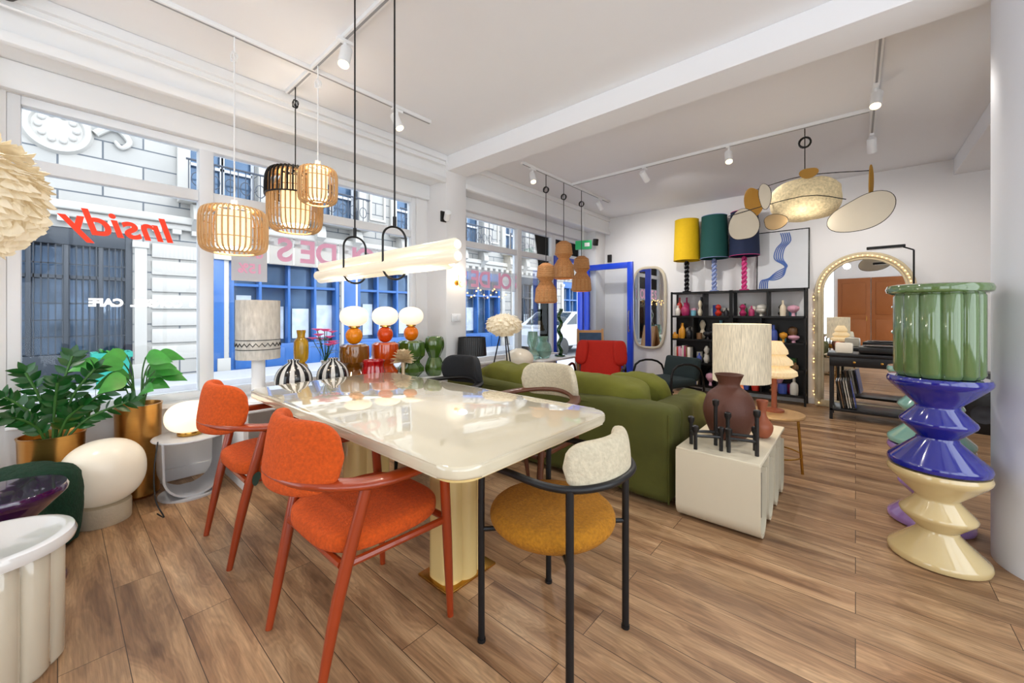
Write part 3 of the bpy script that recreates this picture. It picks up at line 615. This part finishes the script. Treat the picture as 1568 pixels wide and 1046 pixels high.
# ---------- BAMBOO PENDANTS
def cord(b,z0,z1,r=.004): b.tube([(0,0,z0),(0,0,z1)],r,seg=6)
def coil(b,z,r=.03,t=.005): b.tube([(.012*math.cos(i*.5),r*math.cos(i*.42),z+r*math.sin(i*.42)) for i in range(45)],t,seg=6)
bamb=M('bamboo','#c39d6e',.5,var=.15,vs=20)
dif=M('diffuser_lit','#ffefd4',.7,emis=1.1,ecol='#ffd9a0')
def ring_(bb,R_,z,rr=.006): bb.tube([(R_*math.cos(2*PI*i/32),R_*math.sin(2*PI*i/32),z) for i in range(32)],rr,closed=True,seg=6)
def cage(b,n,prof,rr,ph=0):
    for k in range(n):
        a=2*PI*(k+ph)/n; c,s=math.cos(a),math.sin(a); b.tube([(p*c,p*s,z) for p,z in prof],rr,smooth=3,seg=5)
def bamboo(x,y,zb,zt,dia,mat,n,cordm=None,top=False):
    r=root('bamboo_pendant_lamp',(x,y,0)); R=dia/2; h=zt-zb
    b=B(); cage(b,n,[(R*.5,zt),(R*.8,zt-.008),(R*.97,zt-h*.14),(R,zt-h*.5),(R*.97,zb+h*.14),(R*.8,zb+.008),(R*.6,zb)],.0055); b.out('slats',mat,r)
    b=B(); ring_(b,R*.5,zt); ring_(b,R*.6,zb); ring_(b,R*.975,zb+h*.3,.003); ring_(b,R*.975,zt-h*.3,.003)
    for k in range(4): a=PI/2*k; b.tube([(0,0,zt+.01),(R*.5*math.cos(a),R*.5*math.sin(a),zt)],.004,seg=5)
    b.out('rings',mat,r)
    if top:
        b=B(); cage(b,n,[(R*.4,zt+.012),(R*.85,zt+.008),(R*1.04,zt-.05),(R*1.07,zt-h*.42)],.0065,.5); ring_(b,R*1.07,zt-h*.42); ring_(b,R*.4,zt+.012); ring_(b,R*.7,zt+.012,.004); b.out('outer_cage',black,r)
    B().lathe([(R*.5,zb+h*.1),(R*.5,zt-h*.1)],24).out('inner_diffuser',dif,r)
    b=B(); cord(b,zt,H-.03); b.lathe([(0,zt),(.018,zt),(.018,zt+.05),(0,zt+.055)],12); 
    coil(b,H-.16,.028,.0035)
    b.out('cord',cordm or white,r)
    plight(r,(0,0,(zb+zt)/2),7,r=.04)
bamboo(.73,2.95,1.61,1.89,.36,bamb,38)
bamboo(1.2,3.25,1.86,2.31,.38,bamb,36,black,True)
bamboo(1.2,2.85,2.0,2.25,.25,bamb,28)
rat=M('rattan_weave','#a8703f',.7,var=.5,vs=60,bump=.6,bs=120,emis=.1,ecol='#ffb870')
for x,z0 in((4.02,1.36),(4.42,1.69),(4.87,1.54)):
    r=root('rattan_pendant_lamp',(x,2.93,0)); 
    B().lathe([(.12,z0),(.14,z0+.02),(.125,z0+.18),(.07,z0+.27),(.115,z0+.33),(.1,z0+.46),(.045,z0+.5)],28,fl=lambda t,z:1+.025*math.cos(14*t)).out('shade',rat,r)
    b=B(); 
    for k in range(8): ring_(b,.138-.002*k,z0+.02+.02*k,.004)
    for k in range(6): ring_(b,.117-.003*k,z0+.33+.022*k,.004)
    b.out('weave_rings',M('rattan_light','#cfa06c',.6,var=.2,vs=50),r)
    b=B(); cord(b,z0+.48,H-.03,.005); coil(b,H-.22,.035,.006); b.out('cord',blackp,r); B().ell((0,0,z0+.15),(.035,.035,.045)).out('bulb',bulb,r)
def feathers(b,c,R,n,L,seed,squash=1,dome=False):
    rnd=random.Random(seed)
    for i in range(n):
        z=1-2*(i+.5)/n
        t=i*2.39996; q=math.sqrt(1-z*z); nrm=Vector((q*math.cos(t),q*math.sin(t),z*squash))
        dn=Vector((0,0,-1)); tg=(dn-nrm*dn.dot(nrm)); 
        d=nrm*.42+tg*.8+Vector((rnd.uniform(-.3,.3),rnd.uniform(-.3,.3),rnd.uniform(-.3,.1)))
        b.leaf(Vector(c)+nrm*R*rnd.uniform(.95,1.12),d,L*rnd.uniform(.8,1.15),L*.85,-.1,n=6,fold=-.35,pw=1.7)
fea=M('goose_feather','#e6dcc4',.95,var=.15,vs=30,emis=.12,ecol='#ffe6c0')
r=root('feather_pendant_lamp',(-.27,2.8,1.74)); b=B(); feathers(b,(0,0,0),.205,1000,.085,1); b.out('feathers',fea,r,fix=False); B().ell((0,0,0),(.195,.195,.195)).out('core',fea,r)
b=B(); cord(b,.16,H-1.74,.004); b.out('cord',white,r)
r=root('feather_floor_lamp',(3.62,3.28,0)); b=B(); feathers(b,(0,0,1.12),.18,420,.075,2,.6); b.out('feathers',fea,r,fix=False); B().ell((0,0,1.12),(.17,.17,.105)).out('core',fea,r)
b=B()
for k in range(3): a=k*2.094+.4; b.tube([(.03*math.cos(a),.03*math.sin(a),1.05),(.26*math.cos(a),.26*math.sin(a),0.005)],.008)
b.out('tripod',black,r)

# ---------- LINEAR TUBE PENDANT
r=root('tube_pendant_lamp',(1.1,0,0)); b=B(); z=1.49
TB=((-.05,-.03,1.2,2.5),(.035,-.035,1.34,2.66),(0.0,.03,1.26,2.56))
tg=M('tube_glass_lit','#c8bda8',.15,emis=.42,ecol='#ffefd2'); tg2=M('tube_core_lit','#fff4dc',.4,emis=1.6,ecol='#fff0d0')
for dx,dz,y0,y1 in TB: b.tube([(dx,y0,z+dz),(dx,y0+.012,z+dz),(dx,y1-.012,z+dz),(dx,y1,z+dz)],[.022,.028,.028,.022],seg=24)
b.out('glass_tubes',tg,r)
b=B()
for dx,dz,y0,y1 in TB: b.tube([(dx,y0-.004,z+dz),(dx,y1+.004,z+dz)],.018,seg=16)
b.out('light_cores',tg2,r)
b=B()
for y in(1.73,2.13):
    o=[(x_,zz) for x_,zz in rrect(.13,.26,.06,8,-.0,1.53)]
    b.tube([(x_,y,zz) for x_,zz in o],.0055,closed=True,seg=8); b.tube([(0,y,1.66),(0,y,H)],.0045,seg=6); b.lathe([(0,1.66),(.009,1.66),(.009,1.71),(0,1.71)],10,(0,y,0))
b.out('loops_and_cords',black,r)
for y in (1.5,2.3): plight(r,(0,y,1.34),4,(1,.92,.8),.03)

# ---------- TRACKS
grey=M('track_grey','#9a9a9c',.5)
def track(x0,x1,y0,y1): 
    r=root('ceiling_track',(0,0,0)); B().box(x0,x1,y0,y1,H-.03,H,bev=.003).out('rail',white,r); b=B()
    if x1-x0>y1-y0: b.box(x0+.01,x1-.01,y0+.013,y1-.013,H-.032,H-.029)
    else: b.box(x0+.013,x1-.013,y0+.01,y1-.01,H-.032,H-.029)
    b.out('slot',grey,r)
track(-.5,2.25,2.93,2.97); track(1.18,1.22,1.3,2.93); track(1.18,1.22,2.97,3.4); track(3.55,5.7,2.91,2.95); track(4.58,4.62,-.1,2.91); track(3.4,5.5,-.14,-.1)
def spot(x,y,tx,ty,tz=0,e=50,off=.0):
    r=root('track_spotlight',(x,y,H-.03)); d=(Vector((tx,ty,tz))-Vector((x,y,H-.13))).normalized()
    B().box(-.05,.05,-.016,.016,-.022,0,bev=.003).tube([(0,0,-.02),(0,0,-.075)],.01).out('adapter',white,r)
    q=d.to_track_quat('-Z','Y').to_matrix().to_4x4(); m=Matrix.Translation((0,0,-.11))@q
    B().lathe([(0,.075),(.03,.075),(.036,.065),(.036,-.065),(.033,-.065),(.03,-.05),(0,-.045)],28,mat=m).out('head',white,r)
    B().lathe([(0,-.048),(.029,-.05)],20,mat=m).out('lens',bulb,r)
    l=D.lights.new('spot_beam','SPOT'); l.energy=e; l.color=(1,.96,.91); l.spot_size=rad(120); l.spot_blend=.9; l.shadow_soft_size=.03
    o=D.objects.new('spot_beam',l); SC.collection.objects.link(o); o.parent=r; o.matrix_local=Matrix.Translation(Vector((0,0,-.11))+d*.075)@q
spot(1.2,2.45,.4,1.8,e=26); spot(1.9,2.95,2.4,1.6,e=30); spot(-.4,2.95,-.2,2.4); spot(1.2,1.5,2.2,.4,e=24)
spot(3.75,2.93,3.0,1.8); spot(5.4,2.93,6.6,2.6,1.4); spot(4.6,1.9,6.6,1.5,1.3,60); spot(4.6,1.0,3.2,.5); spot(4.1,-.12,2.7,.2,0,60); spot(5.2,-.12,6.5,-.2,1.0,60)
B().tube([(XR,3.4,2.86),(2.8,3.4,2.86)],.009).out('trim_4',white)
r=root('security_camera',(-.18,3.38,2.95)); B().lathe([(0,-.06),(.03,-.055),(.05,-.03),(.055,-.01),(.055,0)],24).out('dome',blackp,r); B().lathe([(.056,-.012),(.07,-.01),(.075,0),(.075,.05),(0,.05)],24).out('collar',white,r)

# ---------- CLOUD PENDANT MOBILE
paper=M('fibre_paper_lit','#bfb08c',.95,var=.6,vs=50,bump=.4,bs=70,emis=.25,ecol='#ffe4b4')
r=root('cloud_pendant_lamp',(4.62,.36,0)); b=B(); b.ell((0,.0,2.3),(.21,.27,.19),.72,.85,48,28); b.jit(.012,9); b.out('shade',paper,r,smooth=70)
b=B(); cord(b,2.48,H-.03); coil(b,2.84,.045,.008); b.tube([(-.1,-.46,2.44),(-.1,0,2.5),(-.05,.4,2.46)],.004,smooth=4); b.tube([(-.22,-.3,2.2),(-.24,.0,2.28),(-.22,.6,2.2)],.004,smooth=4); b.out('wires',black,r)
must=M('mustard_disc','#a87a26',.6,var=.1); ivd=M('ivory_disc','#d8ceba',.6); bei=M('beige_disc','#b09368',.6)
def disc(y,z,w,h,m,seed,dx=-.12,rz=0,edge=True,tilt=0):
    mm=zmat((dx,y,z),rz=rz,rx=tilt)@YZ
    o=blob(w,h,seed,.1); B().prism(o,-.004,.004,mat=mm,bev=.001).out('disc',m,r)
    if edge: B().tube([tuple(mm@Vector((p[0],p[1],0))) for p in o],.0045,closed=True,seg=5).out('disc_rim',black,r)
disc(.40,2.33,.16,.31,must,1,-.1,edge=False); disc(.28,2.33,.1,.23,ivd,2,-.27); disc(.47,2.1,.24,.33,ivd,3,-.2); disc(-.40,2.08,.42,.3,ivd,4,-.15,0,True,-25); disc(-.46,2.34,.06,.28,must,5,-.1,60,False); disc(.2,2.08,.2,.13,bei,6,-.25); disc(-.04,2.5,.13,.1,must,8,-.16,0,False)
plight(r,(-.3,0,2.05),3)

# ---------- BACK WALL
r=root('wall_mirror',(XB-.03,2.70,1.33)); 
def wob(k): return [((.3+k)*spow(math.cos(t),.55)*(1+.03*math.sin(3*t)), (.71+k)*spow(math.sin(t),.45)) for t in [2*PI*i/72 for i in range(72)]]
B().prism(wob(-.03),-.012,-.006,mat=YZ).out('glass',mirror,r,smooth=0); B().tube([(0,p[0],p[1]) for p in wob(-.02)],.026,closed=True).out('frame',M('ivory_frame','#d2c8b2',.6),r); B().prism(wob(-.03),-.005,.02,mat=YZ).out('backing',white,r)
r=root('bookcase',(XB-.31,.5,0)); b=B(); zs=[.12,.46,.82,1.18,1.55]
for (y0,y1) in((.88,1.72),(0,.86)):
    for z in zs: b.box(0,.29,y0,y1,z-.014,z+.014)
    for y in(y0,y1):
        for x in(0,.27): b.box(x,x+.022,y-.013,y+.013,0,1.57)
    b.box(.27,.28,y0,y1,.12,1.18)
DV=((1.3,0),(1.15,1),(1.4,2),(1.25,3),(.5,0),(.35,1),(.5,2),(.42,3))
for (y,i) in DV: b.box(.01,.27,y-.01,y+.01,zs[i],zs[i+1])
b.out('frame',black,r,smooth=0)
cols=['#c9c4b8','#232326','#b82f20','#dc972a','#6aa6b8','#dba3b6','#33603a','#7d5c3c','#e9e4d8','#a82c5e','#3c509c','#e2d4b8']
cm=[M('ceramic_%d'%i,c,.3,var=.08) for i,c in enumerate(cols)]
rc=root('shelf_ceramics',(XB-.31,.5,0)); rnd=random.Random(5)
for i in range(4):
  for row,xx in((0,.09),(1,.2)):
    y=.07+.03*row
    while y<1.67:
        s=rnd.uniform(.04,.066); hh=rnd.uniform(.09,.27); ty=rnd.randint(0,4)
        if row==1: hh=min(.29,hh+.06)
        pr=[[(0,0),(s*.7,0),(s,hh*.3),(s*.9,hh*.6),(s*.35,hh*.8),(s*.45,hh),(0,hh*.95)],[(0,0),(s*.8,0),(s*.85,hh*.5),(s*.8,hh*.55),(0,hh*.5)],[(0,0),(s*.5,0),(s*.9,hh*.25),(s*.4,hh*.5),(s*.8,hh*.75),(s*.3,hh),(0,hh)],[(0,0),(s*.4,0),(s*.3,hh*.2),(s,hh*.4),(s*1.0,hh*.65),(0,hh*.75)],[(0,0),(s*.8,0),(s*.8,hh*.6),(s*.3,hh*.75),(s*.3,hh),(0,hh)]][ty]
        y+=s
        bad=any(abs(y-yy)<s+.014 and ii==i for (yy,ii) in DV) or abs(y-.87)<s+.03 or (i==0 and y>1.28) or (i==1 and y>1.42)
        if not bad: B().lathe(pr,18,(xx,y,zs[i]+.014),smooth=2).out('vase',cm[rnd.randint(0,11)],rc); y+=s+.012
        else: y+=.015-s
rb=root('shelf_books',(XB-.31,.5,0)); 
for i,(a,c) in ((0,(1.33,1.68)),(1,(1.45,1.68))):
    y=a
    while y<c: 
        w=rnd.uniform(.018,.04); hb=rnd.uniform(.2,.29); B().box(.03,.2,y,y+w-.002,zs[i]+.014,zs[i]+.014+hb,bev=.002).out('book',cm[rnd.randint(0,11)],rb); y+=w
def twist(y,col,nm,stem,snm,zb=2.02):
    r=root('twisted_table_lamp',(XB-.2,y,1.564)); b=B()
    b.lathe([(0,0),(.06,0),(.065,.015),(.03,.03),(0,.03)],28)
    for k in(0,PI): b.tube([(.02*math.cos(t*.7+k),.02*math.sin(t*.7+k),.02+.47*t/32) for t in range(33)],.02,seg=10)
    b.out('stem',M(snm,stem,.25,coat=.5),r); B().lathe([(.18,.5),(.195,.5),(.175,1.14),(.165,1.14),(.185,.5)],44).out('shade',M(nm,col,.8,var=.08,vs=30,bump=.1,bs=200),r)
    b=B(); b.tube([(.195*math.cos(2*PI*i/40),.195*math.sin(2*PI*i/40),.502) for i in range(40)],.004,closed=True,seg=5); b.tube([(.174*math.cos(2*PI*i/40),.174*math.sin(2*PI*i/40),1.14) for i in range(40)],.004,closed=True,seg=5); b.lathe([(0,1.12),(.17,1.12)],24); b.out('trim',M('shade_trim_'+nm,stem if nm!='yellow_shade' else col,.7),r)
twist(2.02,'#dcb400','yellow_shade','#15151a','black_gloss_stem'); twist(1.62,'#0b4a46','teal_shade','#94a4d4','lavender_stem'); twist(1.22,'#142344','navy_shade','#d84488','pink_stem')
r=root('framed_poster',(XB-.06,.78,1.566)); m=zmat((0,0,0),ry=4)
B().box(-.012,.012,-.31,.31,0,.84,bev=.003,mat=m).out('frame',black,r); B().box(-.016,-.011,-.295,.295,.015,.825,mat=m).out('print',M('poster_paper','#d6d9dd',.6),r,smooth=0)
b=B()
for k in range(5):
    o=k*.024
    pts=[(-.27+o,.02),(-.24+o*.8,.14),(-.08,.14+o),(.02,.2+o),(.03+o*.3,.33),(-.09+o,.44),(-.07+o,.58),(.0+o,.68),(-.02+o,.8)]
    pts=[(max(-.28,min(.28,-p[0]*1)),p[1]) for p in pts]
    b.tube([tuple(m@Vector((-.0185,q[0],q[1]))) for q in pts],.0075,smooth=6,seg=5)
b.out('line_art',M('poster_blue','#5575b8',.6),r)
r=root('arched_mirror',(XB-.09,-.07,0),-3); Hm=2.0; Wm=.48
def archo(k): 
    w=Wm-k; zc=Hm-Wm
    return [(w,.02+k*.6)]+[(w*math.cos(rad(a)),zc+w*math.sin(rad(a))) for a in range(0,181,6)]+[(-w,.02+k*.6)]
B().prism(archo(.05),-.01,-.002,mat=YZ).out('glass',mirror,r,smooth=0)
b=B(); o2=archo(.045)
b.tube([(-.01,p[0],p[1]) for p in archo(.012)],.016,seg=8); b.tube([(-.02,p[0],p[1]) for p in o2],.026,seg=10); b.tube([(-.015,p[0],p[1]) for p in archo(.08)],.014,seg=8)
b.box(-.04,.01,-Wm,Wm,.0,.09,bev=.01); b.out('frame',M('champagne_frame','#cdbf9f',.5,.08,bump=.4,bs=60),r)
b=B(); q=cat([(-.055,)+p for p in archo(.045)],2)
for i in range(0,len(q),2): b.ell(q[i],(.008,.008,.008),seg=8,rg=5)
b.out('fairy_lights',M('fairy_light','#ffd27a',.4,emis=4,ecol='#ffc878'),r)
r=root('string_lights',(XB-.03,.40,0)); pts=[(0,.02*math.sin(i*1.3),1.5-.044*i) for i in range(33)]; B().tube(pts,.0025,smooth=3,seg=4).out('wire',M('green_wire','#6a6b45',.6),r); b=B()
for p in pts: b.ell((p[0]-.01,p[1]+.01,p[2]),(.008,.008,.008),seg=8,rg=5)
b.out('bulbs',M('fairy_light'),r)
r=root('console_table',(5.9,.25,0)); b=B(); b.box(0,.45,-.95,0,.73,.77,bev=.006); b.box(.02,.43,-.93,-.02,.62,.73,bev=.004); b.box(.02,.43,-.93,-.02,.1,.13,bev=.004)
for x in(.02,.4):
    for y in(-.93,-.05): b.box(x,x+.03,y,y+.03,0,.62)
b.out('frame',M('black_wood','#17181b',.35,var=.1),r,smooth=30)
b=B()
for y in(-.24,-.47,-.7): b.lathe([(0,0),(.008,0),(.012,.02),(0,.024)],12,mat=zmat((.02,y,.675),ry=-90))
b.out('knobs',brass,r)
r3=root('vinyl_records',(5.95,.2,.132)); 
for k in range(7): B().box(.0,.31,-.02-k*.022,-.012-k*.022,0,.31,mat=zmat((0,-.06,0),rx=-9)).out('record_sleeve',cm[(1,7,1,0,8,1,10)[k]],r3,smooth=0)
r=root('turntable',(6.1,-.25,.77)); B().box(-.17,.17,-.22,.22,.01,.08,bev=.01).out('plinth',blackp,r); B().lathe([(0,.08),(.145,.08),(.148,.09),(.14,.095),(0,.095)],40,(0,.04,0)).out('platter',M('vinyl','#0a0a0a',.2),r)
B().tube([(.1,-.17,.09),(.1,-.17,.12),(-.05,-.13,.115),(-.08,-.08,.105)],.006).out('tone_arm',chrome,r)
r=root('paper_lamp',(6.0,.1,.77)); B().box(-.06,.06,-.08,.08,0,.12,bev=.02).out('shade',litw,r); B().box(-.05,.05,-.06,.06,-.0,.012).out('foot',black,r)
r=root('led_floor_lamp',(5.74,-.45,0)); b=B(); b.lathe([(0,0),(.11,0),(.11,.015),(0,.02)],32); b.tube([(0,0,0),(0,0,1.88)],.008); b.tube([(0,0,1.88),(0,.08,1.92)],.007); b.box(-.02,.02,.06,.36,1.915,1.945,bev=.006); b.out('stand',black,r); B().box(-.01,.01,.08,.34,1.909,1.916).out('led_strip',M('lens_white','#ffffff'),r)
r=root('floor_speaker',(6.3,-.98,0)); B().box(-.14,.14,-.12,.12,.0,.62,bev=.01).out('cabinet',blackp,r)
b=B()
for z,q in((.2,.09),(.45,.06)): b.lathe([(q,0),(q,.01),(q*.8,.004),(q*.3,-.0),(0,.01)],28,mat=zmat((-.14,0,z),ry=-90))
b.out('drivers',M('speaker_cone','#33343a',.6),r)

# ---------- MID ROOM
r=root('round_side_table',(3.78,.5,0)); b=B(); b.lathe([(0,.415),(.21,.415),(.215,.425),(.21,.435),(0,.435)],48); b.out('top',M('ash_wood','#c09a68',.4,var=.15,stretch=(1,8,1)),r); b=B()
for k in range(3): a=k*2.094+.3; b.tube([(.17*math.cos(a),.17*math.sin(a),.42),(.2*math.cos(a),.2*math.sin(a),.0)],.01)
b.tube([(.19*math.cos(2*PI*i/32),.19*math.sin(2*PI*i/32),.12) for i in range(32)],.006,closed=True); b.out('legs',brass,r)
r=root('pleated_table_lamp',(3.83,.5,.435)); B().lathe([(0,0),(.07,0),(.07,.015),(.02,.03),(.018,.3),(0,.3)],24).out('stem',terr,r)
b=B()
for k in range(3):
    z=.3+k*.085; b.lathe([(.05,z+.1),(.15-.03*k,z+.03),(.155-.03*k,z),(.12-.03*k,z-.02)],80,fl=lambda t,zz:1+.03*math.cos(40*t))
b.out('pleated_shade',M('pleated_lit','#f0dcb8',.6,emis=.3,ecol='#ffdca0'),r)
redf=M('red_fabric','#b81c06',.85,var=.15,vs=60,bump=.4,bs=120)
r=root('red_lounge_chair',(4.5,2.48,0),200); b=B(); b.box(-.28,.3,-.29,.29,.3,.43,bev=.05,seg=4); b.box(-.06,.06,-.27,.27,0,.52,bev=.05,seg=4,mat=zmat((-.27,0,.36),ry=-16)); 
for s in(-1,1): b.ell((0,0,0),(.05,.09,.17),.6,.6,mat=zmat((-.33,s*.25,.70),ry=-16,rz=s*20))
b.out('upholstery',redf,r); b=B()
for s in(-1,1): b.tube([(.3,s*.33,0),(.27,s*.33,.5),(.15,s*.34,.56),(-.2,s*.33,.52),(-.4,s*.32,0)],.016,smooth=5); 
b.tube([(.28,.33,.28),(.28,-.33,.28)],.014); b.tube([(-.32,.33,.26),(-.32,-.33,.26)],.014); b.out('frame',black,r)
r=root('dark_armchair',(5.2,1.85,0),160); b=B(); b.box(-.25,.25,-.26,.26,.3,.40,bev=.04,seg=4); b.box(-.05,.05,-.26,.26,0,.3,bev=.04,seg=4,mat=zmat((-.25,0,.36),ry=-15)); b.out('upholstery',M('teal_dark_fabric','#1d2b2c',.9),r); b=B()
for s in(-1,1): b.tube([(.26,s*.3,0),(.25,s*.3,.55),(-.25,s*.3,.52),(-.34,s*.3,0)],.014,smooth=5)
b.tube([(.25,.3,.28),(.25,-.3,.28)],.012); b.tube([(-.28,.3,.26),(-.28,-.3,.26)],.012); b.out('frame',black,r)
r=root('pedestal_table',(3.1,3.3,0)); B().lathe([(0,0),(.14,0),(.14,.015),(.02,.03),(.018,.5),(.17,.51),(.175,.52),(.17,.53),(0,.53)],40).out('body',white,r,smooth=30)
r=root('pleated_lamp',(3.1,3.3,.53)); B().lathe([(0,0),(.06,0),(.06,.012),(.012,.02),(.012,.28),(0,.28)],20).out('stem',chrome,r); B().lathe([(.16,.22),(.165,.22),(.15,.43),(.145,.43),(.155,.22)],96,fl=lambda t,z:1+.02*math.cos(48*t)).out('shade',blackp,r,smooth=60)
r=root('display_table',(4.75,3.4,0)); b=B(); b.box(-.45,.45,-.22,.22,.56,.585,bev=.006)
for x in(-.42,.42):
    for y in(-.19,.19): b.tube([(x,y,0),(x,y,.56)],.014)
b.out('table',white,r)
r=root('glass_vases',(4.6,3.4,.59)); gl=M('pale_glass','#bfe3d4',.05,trans=.7)
b=B(); b.lathe([(0,0),(.08,0),(.12,.1),(.1,.2),(.06,.24),(.08,.3),(.075,.3),(.05,.24),(.09,.2),(.11,.1),(0,.01)],32,smooth=2); b.lathe([(0,0),(.06,0),(.09,.06),(.04,.14),(.08,.22),(.07,.36),(.06,.36),(0,.1)],32,(-.22,.02,0),smooth=2); b.out('vases',gl,r)
r=root('wavy_candlestick',(4.95,3.35,.59)); b=B(); b.lathe([(0,0),(.08,0),(.08,.02),(0,.03)],24); b.tube([(.035*math.sin(t*.9),0,.02+t*.03) for t in range(24)],.03,smooth=2,seg=12); b.out('body',M('dark_green_gloss','#0e4a26',.15,coat=1),r)
r=root('chalkboard_easel',(5.35,3.05,0),-55); b=B(); b.box(-.2,.2,-.015,.015,.1,.98,bev=.004,mat=zmat((0,0,0),rx=-10)); b.box(-.2,.2,-.015,.015,.1,.98,bev=.004,mat=zmat((0,.35,0),rx=10)); 
for x in(-.19,.19): b.box(x-.015,x+.015,-.02,.02,.0,1.0,mat=zmat((0,0,0),rx=-10)); b.box(x-.015,x+.015,-.02,.02,.0,1.0,mat=zmat((0,.35,0),rx=10))
b.out('frame',M('pine','#b98a55',.5,var=.15),r); B().box(-.17,.17,-.022,-.016,.2,.94,mat=zmat((0,0,0),rx=-10)).out('slate',M('slate_blue','#2b4a6b',.6,var=.5,vs=14),r)
r=root('globe_floor_lamp',(4.0,3.35,0)); B().lathe([(0,0),(.1,0),(.1,.02),(.03,.03),(.03,.5),(0,.5)],28).out('base',white,r); B().ell((0,0,.63),(.19,.19,.14)).out('globe',litw,r)
r=root('exit_sign',(5.55,3.3,2.33),20); B().box(-.02,.02,-.13,.13,-.07,.07,bev=.005).out('body',M('exit_green','#1f8a50',.4,emis=.3,ecol='#2fae6a'),r); B().box(-.022,-.0205,-.1,-.02,-.03,.03).out('pictogram',white,r,smooth=0); B().tube([(0,0,.07),(0,0,H-2.33)],.006).out('rod',white,r)
r=root('wall_sconce',(3.0,3.45,1.6)); b=B(); b.tube([(0,-.005,-.02),(0,-.07,-.02)],.008); b.lathe([(0,0),(.03,0),(.03,.01),(0,.01)],20,mat=zmat((0,0,-.02),rx=90)); b.out('bracket',brass,r); B().tube([(-.03,-.08,.06),(-.03,-.08,-.03),(0,-.08,-.065),(.03,-.08,-.03),(.03,-.08,.06)],.011,smooth=5).out('tube',M('warm_tube','#ffd98a',.3,emis=3,ecol='#ffb840'),r); plight(r,(0,-.13,.02),3)
r=root('light_switch',(2.99,3.45,1.18)); B().box(-.07,.07,-.012,0,-.045,.045,bev=.004).out('plate',white,r); b=B(); b.box(-.055,-.005,-.017,-.012,-.03,.03,bev=.002); b.box(.005,.055,-.017,-.012,-.03,.03,bev=.002); b.out('rockers',frame,r)
r=root('bullet_camera',(2.8,3.45,2.3)); B().box(-.04,.04,-.02,0,-.06,.06,bev=.008).out('mount',blackp,r); B().lathe([(0,-.06),(.03,-.06),(.035,-.05),(.035,.05),(0,.06)],20,mat=zmat((0,-.08,.0),rx=60,rz=-30)).out('body',white,r); B().lathe([(0,-.065),(.03,-.062)],20,mat=zmat((0,-.08,.0),rx=60,rz=-30)).out('lens',blackp,r)
r=root('wall_speaker',(6.3,3.5,2.5)); B().box(-.04,.04,-.04,.04,-.06,.06,bev=.01,mat=zmat((0,0,0),rx=15,rz=-40)).out('cabinet',blackp,r); B().tube([(0,0,.02),(.1,.08,.02)],.01).out('bracket',black,r)
r=root('intercom',(XB,3.45,2.25)); B().box(-.03,0,-.04,.04,-.07,.07,bev=.006).out('body',blackp,r)
r=root('fairy_light_garland',(0,3.7,0)); pts=[(3.25+.05*i,.02*math.sin(i),1.5+.06*math.sin(i*1.1)) for i in range(18)]; B().tube(pts,.002,smooth=3,seg=4).out('wire',M('green_wire'),r); b=B()
for p in pts: b.ell(p,(.01,.01,.01),seg=8,rg=5)
b.out('bulbs',M('fairy_light'),r)
# ---------- LIGHT
w=D.worlds.new('sky_world'); SC.world=w; w.use_nodes=True; bg=w.node_tree.nodes['Background']; bg.inputs[0].default_value=(.87,.94,1,1); bg.inputs[1].default_value=3.4
l=D.lights.new('sun','SUN'); l.energy=1.3; l.angle=rad(25); l.color=(1,.98,.96); o=D.objects.new('sun',l); SC.collection.objects.link(o); o.rotation_euler=Vector((-.25,.8,-.55)).to_track_quat('-Z','Y').to_euler(); o.location=(0,-4,9)
# ---------- CAMERA
c=D.cameras.new('camera'); cam=D.objects.new('camera',c); SC.collection.objects.link(cam); cam.location=(0,0,1.23); cam.rotation_euler=(rad(90),0,rad(41-90)); c.lens=36*605/1568; c.sensor_width=36; c.shift_y=-43/1568; c.clip_start=.02
SC.camera=cam
SC.view_settings.view_transform='Standard'; SC.view_settings.look='None'; SC.view_settings.exposure=.05
